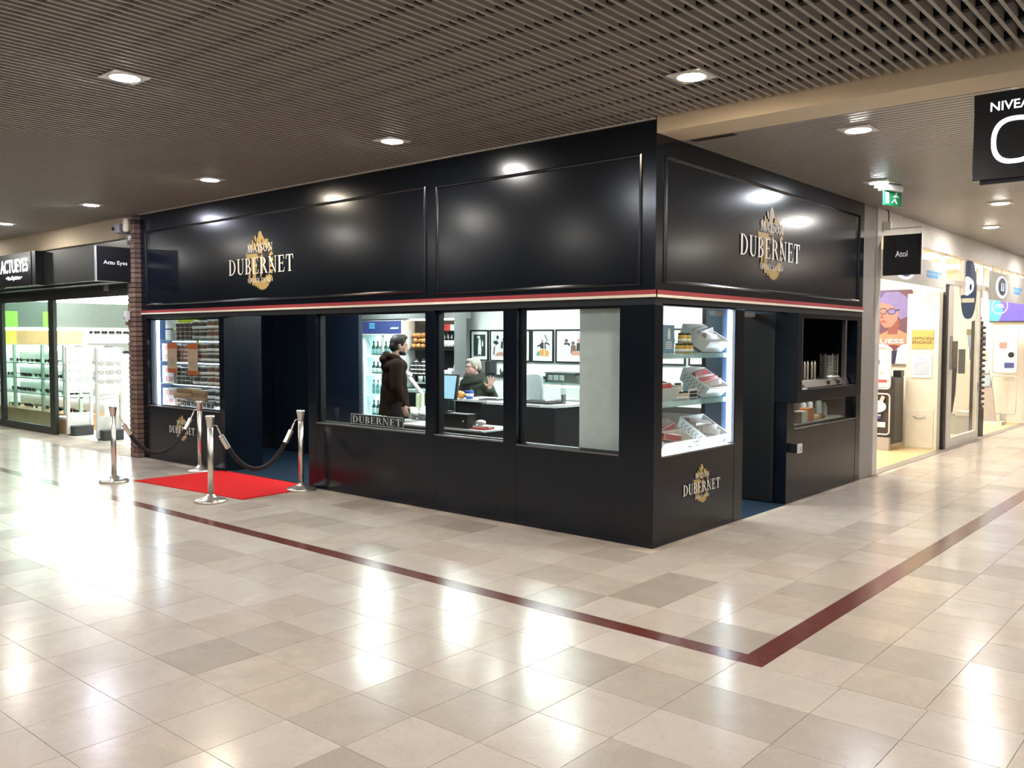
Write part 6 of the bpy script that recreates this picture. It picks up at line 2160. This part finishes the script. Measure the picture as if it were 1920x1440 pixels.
# oval flag sign
t = thing('oval_sign', 'tall dark blue oval sign with a white emblem standing out over the glass door', 'sign', (0.28, 9.7, 2.0))
m_ = MB()
pts = []
for i in range(28):
    a = 2*PI*i/28
    pts.append((0.0 + 0.115*math.copysign(abs(math.cos(a))**0.7, math.cos(a)), 0.0, 0.50*math.sin(a)*(0.9 if math.sin(a) > 0 else 1.0)))
m_.prism([(-0.02+p[0], 9.70, 2.56+p[2]) for p in pts], (0, 0.05, 0))
m_.build('board', mat('oval_navy', (0.03, 0.06, 0.14), 0.25), t)
m_ = MB()
n = 18
m_.flat([(-0.02+0.085*math.cos(2*PI*i/n), 9.697, 2.60+0.15*math.sin(2*PI*i/n)*(1+0.12*math.cos(6*PI*i/n))) for i in range(n)], 0)
m_.flat([(0.015+0.016*math.cos(2*PI*i/n), 9.695, 2.58+0.055*math.sin(2*PI*i/n)) for i in range(n)], 1)
m_.box(-0.115, 0.075, 9.695, 9.698, 2.33, 2.40, 2)
m_.build('emblem', [mat('emblem_white', (0.9, 0.9, 0.9), 0.5), mat('emblem_navy', (0.02, 0.04, 0.12), 0.4), mat('oval_band', (0.75, 0.74, 0.62), 0.5)], t)
MB().box(-0.06, -0.02, 9.71, 9.74, 3.0, 3.04).build('bracket', STEEL, t)
MB().tube([(-0.04, 9.725, 3.0), (-0.04, 9.725, 3.03)], 0.012, 8).build('stem', STEEL, t)
# poster of a woman with glasses (flat print)
t = thing('poster', 'large poster of a woman with glasses in purple light', 'poster', (-0.75, 8.7, 1.3))
PZ0, PZ1 = 1.33, 2.52
PXa, PXb = -1.12, -0.60
MB().box(PXa, PXb, 8.695, 8.72, PZ0, PZ1).build('board', mat('poster_ground', (0.14, 0.035, 0.04), 0.5), t)
PMT = [mat('p_sky', (0.10, 0.07, 0.20), 0.5), mat('p_hair', (0.17, 0.14, 0.34), 0.5), mat('p_hair2', (0.10, 0.04, 0.07), 0.5), mat('p_skin', (0.40, 0.17, 0.13), 0.5),
       mat('p_skin_dark', (0.20, 0.055, 0.04), 0.5), mat('p_glass', (0.02, 0.015, 0.06), 0.4), mat('p_lips', (0.30, 0.06, 0.06), 0.5), mat('p_white', (0.62, 0.52, 0.68), 0.5), mat('p_chest', (0.42, 0.19, 0.11), 0.5)]
m_ = MB()
lay = [0]


def pp(c, poly):
    lay[0] += 1
    m_.flat([(PXa + (PXb-PXa)*u, 8.6945-0.0004*lay[0], PZ0 + (PZ1-PZ0)*v) for u, v in poly], c)


def ov(cx, cy, rx, ry, n=18):
    return [(cx+rx*math.cos(2*PI*i/n), cy+ry*math.sin(2*PI*i/n)) for i in range(n)]


pp(2, [(0, 0.42), (1, 0.42), (1, 1), (0, 1)])
pp(0, [(0, 0.8), (0.85, 0.8), (0.7, 0.97), (0, 1)])
pp(1, [(0.02, 0.86), (0.22, 0.97), (0.6, 0.98), (0.86, 0.9), (0.98, 0.78), (0.98, 0.66), (0.7, 0.60), (0.45, 0.72), (0.1, 0.82)])
pp(8, [(0, 0.24), (0.0, 0.38), (0.36, 0.46), (0.66, 0.46), (1, 0.38), (1, 0.22), (0.5, 0.26)])
pp(4, [(0.30, 0.40), (0.60, 0.40), (0.66, 0.60), (0.34, 0.56)])
pp(3, [(0.05, 0.83), (0.42, 0.86), (0.62, 0.74), (0.60, 0.60), (0.42, 0.50), (0.22, 0.49), (0.10, 0.55), (0.03, 0.68)])
pp(1, [(0.08, 0.83), (0.42, 0.87), (0.62, 0.76), (0.62, 0.70), (0.40, 0.80), (0.2, 0.82)])
pp(5, ov(0.17, 0.715, 0.12, 0.045))
pp(3, ov(0.17, 0.715, 0.095, 0.032))
pp(5, ov(0.42, 0.71, 0.13, 0.045))
pp(1, ov(0.42, 0.71, 0.105, 0.032))
pp(5, [(0.54, 0.73), (0.66, 0.74), (0.66, 0.72), (0.54, 0.71)])
pp(4, [(0.10, 0.69), (0.19, 0.62), (0.10, 0.615)])
pp(6, [(0.08, 0.575), (0.17, 0.595), (0.29, 0.575), (0.19, 0.55)])
pp(7, [(0.0, 0.0), (0.46, 0.0), (0.48, 0.20), (0.30, 0.26), (0.0, 0.28)])
pp(7, [(0.54, 0.0), (1, 0.0), (1, 0.28), (0.75, 0.26), (0.54, 0.18)])
pp(5, [(0.44, 0.0), (0.56, 0.0), (0.62, 0.2), (0.50, 0.17), (0.40, 0.2)])
m_.build('print', PMT, t)
m_ = MB()
text(m_, 'UESS', (PXa+0.05, 8.68, PZ0+0.33), (1, 0, 0), (0, 0, 1), 0.37, 0.07, bold=0.01)
m_.build('lettering', mat('emblem_white', (0.9, 0.9, 0.9), 0.5), t)
# pale partition with plaque, notice and drawer
t = thing('wall_cabinet', 'cream partition cabinet with a drawer at its foot next to the glass door', 'cabinet', (-0.4, 8.6, 0))
CP = mat('cabinet_cream', (0.72, 0.68, 0.56), 0.45, var=0.02)
MB().box(-0.60, -0.13, 8.50, 8.745, 0.0, 2.44).build('body', CP, t, bevel=0.003)
dw = MB().box(-0.585, -0.175, 8.488, 8.50, 0.03, 0.62).build('drawer', mat('drawer_cream', (0.66, 0.64, 0.54), 0.4), t, bevel=0.003)
MB().tube([(-0.47, 8.48, 0.515), (-0.43, 8.465, 0.505), (-0.33, 8.465, 0.505), (-0.29, 8.48, 0.515)], 0.008, 8).build('drawer_handle', STEEL, dw)
t = thing('plaque', 'yellow plaque with dark capitals on the cream partition', 'sign', (-0.36, 8.49, 1.6))
MB().box(-0.525, -0.20, 8.488, 8.4995, 1.58, 1.87).build('plate', mat('plaque_yellow', (0.50, 0.36, 0.10), 0.45), t)
m_ = MB()
text(m_, 'OPTICIEN', (-0.51, 8.486, 1.715), (1, 0, 0), (0, 0, 1), 0.30, 0.045, bold=0.02)
text(m_, 'ENGAGÉ', (-0.51, 8.486, 1.655), (1, 0, 0), (0, 0, 1), 0.29, 0.058, bold=0.03)
m_.build('lettering', mat('plaque_ink', (0.05, 0.04, 0.02), 0.5), t)
t = thing('framed_notice', 'white framed notice under the yellow plaque', 'notice', (-0.37, 8.49, 1.13))
m_ = MB()
m_.box(-0.525, -0.215, 8.488, 8.4995, 1.12, 1.50)
m_.build('frame', GREYL, t)
m_ = MB()
m_.box(-0.513, -0.227, 8.486, 8.489, 1.132, 1.488)
m_.build('sheet', PAPER, t)
m_ = MB()
for q in range(8):
    m_.box(-0.485, -0.26+0.01*(q % 3), 8.485, 8.486, 1.17+q*0.026, 1.178+q*0.026)
m_.box(-0.44, -0.30, 8.485, 8.486, 1.42, 1.428)
m_.build('print', mat('ink_lilac', (0.22, 0.21, 0.30), 0.6), t)
# glass door leaf
d = root('door_4', (0, 0, 0), 'pale framed glass door leaf of the right optician')
d.name = 'door_4'
LOC['door_4'] = (0, 0, 0)
MB().box(-0.13, -0.08, 8.68, 8.80, 0.0, 2.58).build('door_stile', BLACK, d)
ds1 = MB().box(-0.12, -0.06, 8.80, 9.02, 0.0, 2.58).build('door_stile', MUL, d)
ds2 = MB().box(-0.12, -0.06, 10.62, 10.75, 0.0, 2.58).build('door_stile', MUL, d)
MB().box(-0.12, -0.06, 9.02, 10.62, 0.0, 0.16).build('door_rail', MUL, d)
MB().box(-0.093, -0.087, 9.02, 10.62, 0.16, 2.58).build('pane', GLASS, d)
MB().box(-0.055, -0.03, 8.86, 8.90, 1.25, 1.78).build('door_handle', STEEL, ds1)
MB().box(-0.06, -0.04, 10.66, 10.70, 0.85, 0.98).build('lock', GREYP, ds2)
# dark panel print of legs and bench behind the glass door
t = thing('dark_banner', 'tall narrow dark panel with trousered legs behind the glass door', 'panel', (-0.78, 11.56, 0.32))
DKB = mat('banner_dark', (0.05, 0.035, 0.03), 0.6)
m_ = MB()
m_.box(-0.93, -0.62, 11.55, 11.58, 1.12, 1.70)
m_.build('panel', DKB, t)
MB().box(-0.61, -0.50, 11.60, 11.63, 1.10, 1.55).build('panel', mat('banner_slate', (0.07, 0.085, 0.09), 0.6), t)
for (xa, xb) in ((-0.86, -0.88), (-0.71, -0.72)):
    m_ = MB()
    limb(m_, [(xa, 11.56, 1.15), (xa+0.01, 11.56, 0.75), (xb, 11.56, 0.40)], [0.085, 0.065, 0.045], 10)
    m_.build('trouser_leg', mat('legs_dark', (0.03, 0.025, 0.022), 0.7), t)
MB().box(-0.95, -0.64, 11.50, 11.64, 0.322, 0.35).build('foot_plate', GREYP, t)
t = thing('window_bench', 'low grey bench with a white cushion behind the glass door', 'bench', (-0.7, 11.6, 0))
MB().box(-1.1, -0.32, 11.40, 11.80, 0.0, 0.32).build('plinth', mat('bench_grey', (0.48, 0.50, 0.50), 0.4), t)
MB().box(-0.60, -0.34, 11.42, 11.78, 0.321, 0.42).build('cushion', WHITEP, t, bevel=0.015)
# self-service kiosk with brochures
t = thing('brochure_kiosk', 'dark leaflet kiosk with round-cornered pale frames left of the cream partition', 'kiosk', (-0.85, 8.1, 0))
KD = mat('kiosk_dark', (0.045, 0.042, 0.042), 0.4)
MB().box(-1.25, -0.62, 8.02, 8.48, 0.10, 1.14).build('body', KD, t, bevel=0.02)
MB().box(-0.72, -0.60, 8.25, 8.42, 1.14, 1.24).build('block', BLACK, t, bevel=0.008)
MB().box(-1.25, -0.66, 7.94, 8.05, 0.0, 0.20).build('foot', mat('kiosk_foot', (0.36, 0.34, 0.33), 0.4), t, bevel=0.006)


def rframe(x0, x1, z0, z1, y, r=0.05, th=0.012):
    pts = []
    for cx_, cz_, a0 in [(x1-r, z1-r, 0), (x0+r, z1-r, 90), (x0+r, z0+r, 180), (x1-r, z0+r, 270)]:
        for q in range(5):
            a = R(a0+q*22.5)
            pts.append((cx_+r*math.cos(a), y, cz_+r*math.sin(a)))
    pts.append(pts[0])
    return pts


PF = mat('pale_frame', (0.55, 0.54, 0.54), 0.35)
m_ = MB()
m_.tube(rframe(-1.22, -0.67, 0.25, 0.88, 7.965), 0.013, 8)
m_.tube(rframe(-1.22, -0.67, 0.96, 1.60, 7.965), 0.013, 8)
m_.build('round_frame', PF, t)
MB().box(-1.20, -0.69, 7.98, 7.99, 0.98, 1.58).build('sheet', PAPER, t)
m_ = MB()
m_.box(-1.19, -0.70, 7.972, 7.979, 1.03, 1.26, 0)
m_.box(-1.19, -0.72, 7.968, 7.972, 1.055, 1.10, 1)
m_.flat([(-0.80+0.035*math.cos(2*PI*i/14), 7.9685, 1.20+0.035*math.sin(2*PI*i/14)) for i in range(14)], 3)
m_.box(-1.19, -1.0, 7.968, 7.972, 1.18, 1.20, 1)
m_.box(-1.05, -0.84, 7.968, 7.979, 1.335, 1.41, 2)
m_.build('leaflet_print', [PAPER, mat('print_red', (0.65, 0.06, 0.07), 0.5), mat('print_slate', (0.06, 0.08, 0.10), 0.5), mat('print_greyish', (0.4, 0.4, 0.42), 0.5)], t)
m_ = MB()
for q in range(4):
    m_.obox((-1.13+q*0.115, 7.972, 0.825-0.012*abs(q-1)), (0.055, 0.01, 0.09), (0, R(-12+q*12), 0))
m_.build('card_fan', mat('card_pink', (0.75, 0.5, 0.5), 0.5), t)
m_ = MB()
m_.flat([(-0.95+0.23*math.cos(2*PI*i/24), 7.962, 0.68+0.105*math.copysign(abs(math.sin(2*PI*i/24))**0.8, math.sin(2*PI*i/24))) for i in range(24)], 0)
m_.box(-1.18, -0.80, 7.964, 7.972, 0.53, 0.56, 1)
m_.box(-1.18, -0.80, 7.964, 7.972, 0.49, 0.525, 2)
m_.box(-1.19, -0.85, 7.964, 7.972, 0.36, 0.44, 3)
m_.box(-0.85, -0.73, 7.964, 7.972, 0.36, 0.44, 0)
m_.build('sticker', [PAPER, mat('sticker_lilac', (0.3, 0.3, 0.55), 0.5), mat('sticker_navy', (0.06, 0.07, 0.22), 0.5), mat('sticker_bronze', (0.25, 0.15, 0.06), 0.5)], t)
tag(MB().obox((-0.95, 8.05, 1.68), (0.13, 0.02, 0.13), (R(-10), 0, 0)).build('photo_card', mat('photo_card', (0.35, 0.2, 0.16), 0.5)), 'small photo card standing on top of the leaflet kiosk', 'card')
tag(MB().box(-1.15, -0.80, 7.99, 8.10, 1.581, 1.615).build('card_ledge', PF), 'pale ledge under the photo card on the leaflet kiosk', 'ledge')
# television with purple-blue picture
TVM = mat('tv_purple', (0.08, 0.06, 0.35), 0.3, emit=0.55, ecol=(0.16, 0.10, 0.70))
TVB = mat('tv_cyan', (0.05, 0.4, 0.6), 0.3, emit=0.6, ecol=(0.05, 0.55, 0.85))
TVW = mat('tv_white', (0.8, 0.9, 1), 0.3, emit=0.8, ecol=(0.7, 0.85, 1.0))
t = thing('television', 'wide television with a purple and blue picture on the end wall of the right optician', 'television', (-0.35, 14.5, 2.1))
tvh = MB().box(-0.75, -0.06, 14.50, 14.58, 2.10, 2.72).build('housing', BLACK, t)
m_ = MB()
m_.flat([(-0.74, 14.498, 2.12), (-0.07, 14.498, 2.12), (-0.07, 14.498, 2.71), (-0.74, 14.498, 2.71)], 0)
m_.flat([(-0.74, 14.496, 2.12), (-0.58, 14.496, 2.12), (-0.50, 14.496, 2.3), (-0.60, 14.496, 2.71), (-0.74, 14.496, 2.71)], 1)
o_ = [(-0.56+0.15*math.cos(2*PI*i/28), 14.494, 2.43+0.165*math.sin(2*PI*i/28)) for i in range(28)]
i_ = [(-0.56+0.138*math.cos(2*PI*i/28), 14.494, 2.43+0.15*math.sin(2*PI*i/28)) for i in range(28)]
m_.add(o_+i_, [(i, (i+1) % 28, (i+1) % 28+28, i+28) for i in range(28)], 2)
text(m_, 'ATOL', (-0.65, 14.492, 2.40), (1, 0, 0), (0, 0, 1), 0.17, 0.07, 2, bold=0.03)
m_.build('screen', [TVM, TVB, TVW], tvh)
# dark display tower with a toothed edge
t = thing('display_tower', 'slim black display tower with a toothed edge beside the glass door', 'tower', (-0.20, 11.2, 0))
m_ = MB()
pts = [(-0.30, 0.0)]
z = 0.55
pts += [(-0.12, 0.0), (-0.12, 0.50), (-0.16, 0.55)]
while z < 1.95:
    pts += [(-0.115, z), (-0.115, z+0.035), (-0.165, z+0.06), (-0.165, z+0.085)]
    z += 0.098
pts += [(-0.16, 2.05), (-0.22, 2.08), (-0.30, 2.05)]
m_.prism([(p[0], 11.15, p[1]) for p in pts], (0, 0.25, 0))
m_.build('column', mat('tower_black', (0.02, 0.017, 0.015), 0.4), t)
MB().lathe((-0.22, 11.28, 2.08), [(0.05, 0), (0.06, 0.04), (0.03, 0.07)], 12).build('finial', BLACK, t)
# brochure rack
t = thing('brochure_rack', 'curved grey magazine rack with brochures near the end wall', 'rack', (-0.55, 13.9, 0))
m_ = MB()
m_.prism([(-0.88, 13.80, 0.0), (-0.42, 13.80, 0.0), (-0.50, 13.80, 0.70), (-0.60, 13.80, 1.2), (-0.80, 13.80, 1.95), (-1.02, 13.80, 1.95), (-0.90, 13.80, 1.2), (-0.84, 13.80, 0.7)], (0, 0.05, 0))
m_.build('curved_panel', mat('rack_grey', (0.34, 0.31, 0.29), 0.4), t)
MB().box(-1.0, -0.30, 13.70, 14.1, 0.0, 0.07).build('foot', PF, t)
rr_ = random.Random(8)
BRO = [mat('brochure_%d' % i, c, 0.4) for i, c in enumerate([(0.5, 0.36, 0.3), (0.3, 0.38, 0.45), (0.08, 0.07, 0.08), (0.6, 0.55, 0.5), (0.12, 0.16, 0.35)])]
for i in range(8):
    zz = 0.78 + (i//2)*0.27
    xx = -0.78 - (zz-0.7)*0.13 + (i % 2)*0.17
    MB().box(xx-0.08, xx+0.08, 13.775, 13.795, zz, zz+0.23).build('brochure', BRO[i % 5], t)
MB().box(-1.01, -0.80, 13.785, 13.80, 1.83, 1.94).build('header_card', mat('olive_card', (0.18, 0.15, 0.05), 0.5), t)
t = thing('framed_poster', 'pale round-cornered poster frame behind the magazine rack', 'poster', (-0.3, 14.3, 0.2))
MB().tube(rframe(-0.62, -0.17, 1.05, 1.97, 14.28, 0.06), 0.015, 8).build('round_frame', PF, t)
MB().box(-0.60, -0.19, 14.285, 14.295, 1.07, 1.95).build('sheet', PAPER, t)
m_ = MB()
m_.box(-0.40, -0.22, 14.278, 14.284, 1.15, 1.26, 0)
m_.flat([(-0.28+0.06*math.cos(2*PI*i/14), 14.281, 1.42+0.06*math.sin(2*PI*i/14)) for i in range(14)], 1)
m_.box(-0.5, -0.36, 14.278, 14.284, 1.55, 1.68, 2)
m_.build('print', [mat('sticker_navy', (0.06, 0.07, 0.22), 0.5), BLACK, mat('photo_card', (0.35, 0.2, 0.16), 0.5)], t)
MB().tube(rframe(-0.62, -0.17, 0.2, 0.98, 14.28, 0.06), 0.012, 8).build('stand_frame', PF, t)
MB().box(-0.45, -0.35, 14.26, 14.32, 0.0, 0.2).build('foot', PF, t)
# end of the corridor
struct(MB().box(-0.05, 0.28, 14.66, 15.1, 0.0, ZK).build('pillar_end', mat('end_cream', (0.74, 0.62, 0.50), 0.5)), 'cream pillar beyond the right optician')
struct(MB().box(-0.6, 0.0, 15.1, 19.0, 0.0, ZK).build('wall_corridor', mat('end_cream2', (0.70, 0.58, 0.48), 0.5)), 'cream wall beyond the right optician')
# box with cable over the near flag sign
t = thing('cable_box', 'small white junction box above the black flag sign beside the pillar', 'box', (0.06, 5.45, 3.1))
MB().box(0.012, 0.10, 5.40, 5.47, 3.09, 3.2).build('body', WHITEP, t, bevel=0.008)
MB().tube([(0.06, 5.44, 3.2), (0.065, 5.44, 3.28), (0.05, 5.44, 3.35)], 0.008, 6).build('cable', BLACK, t)
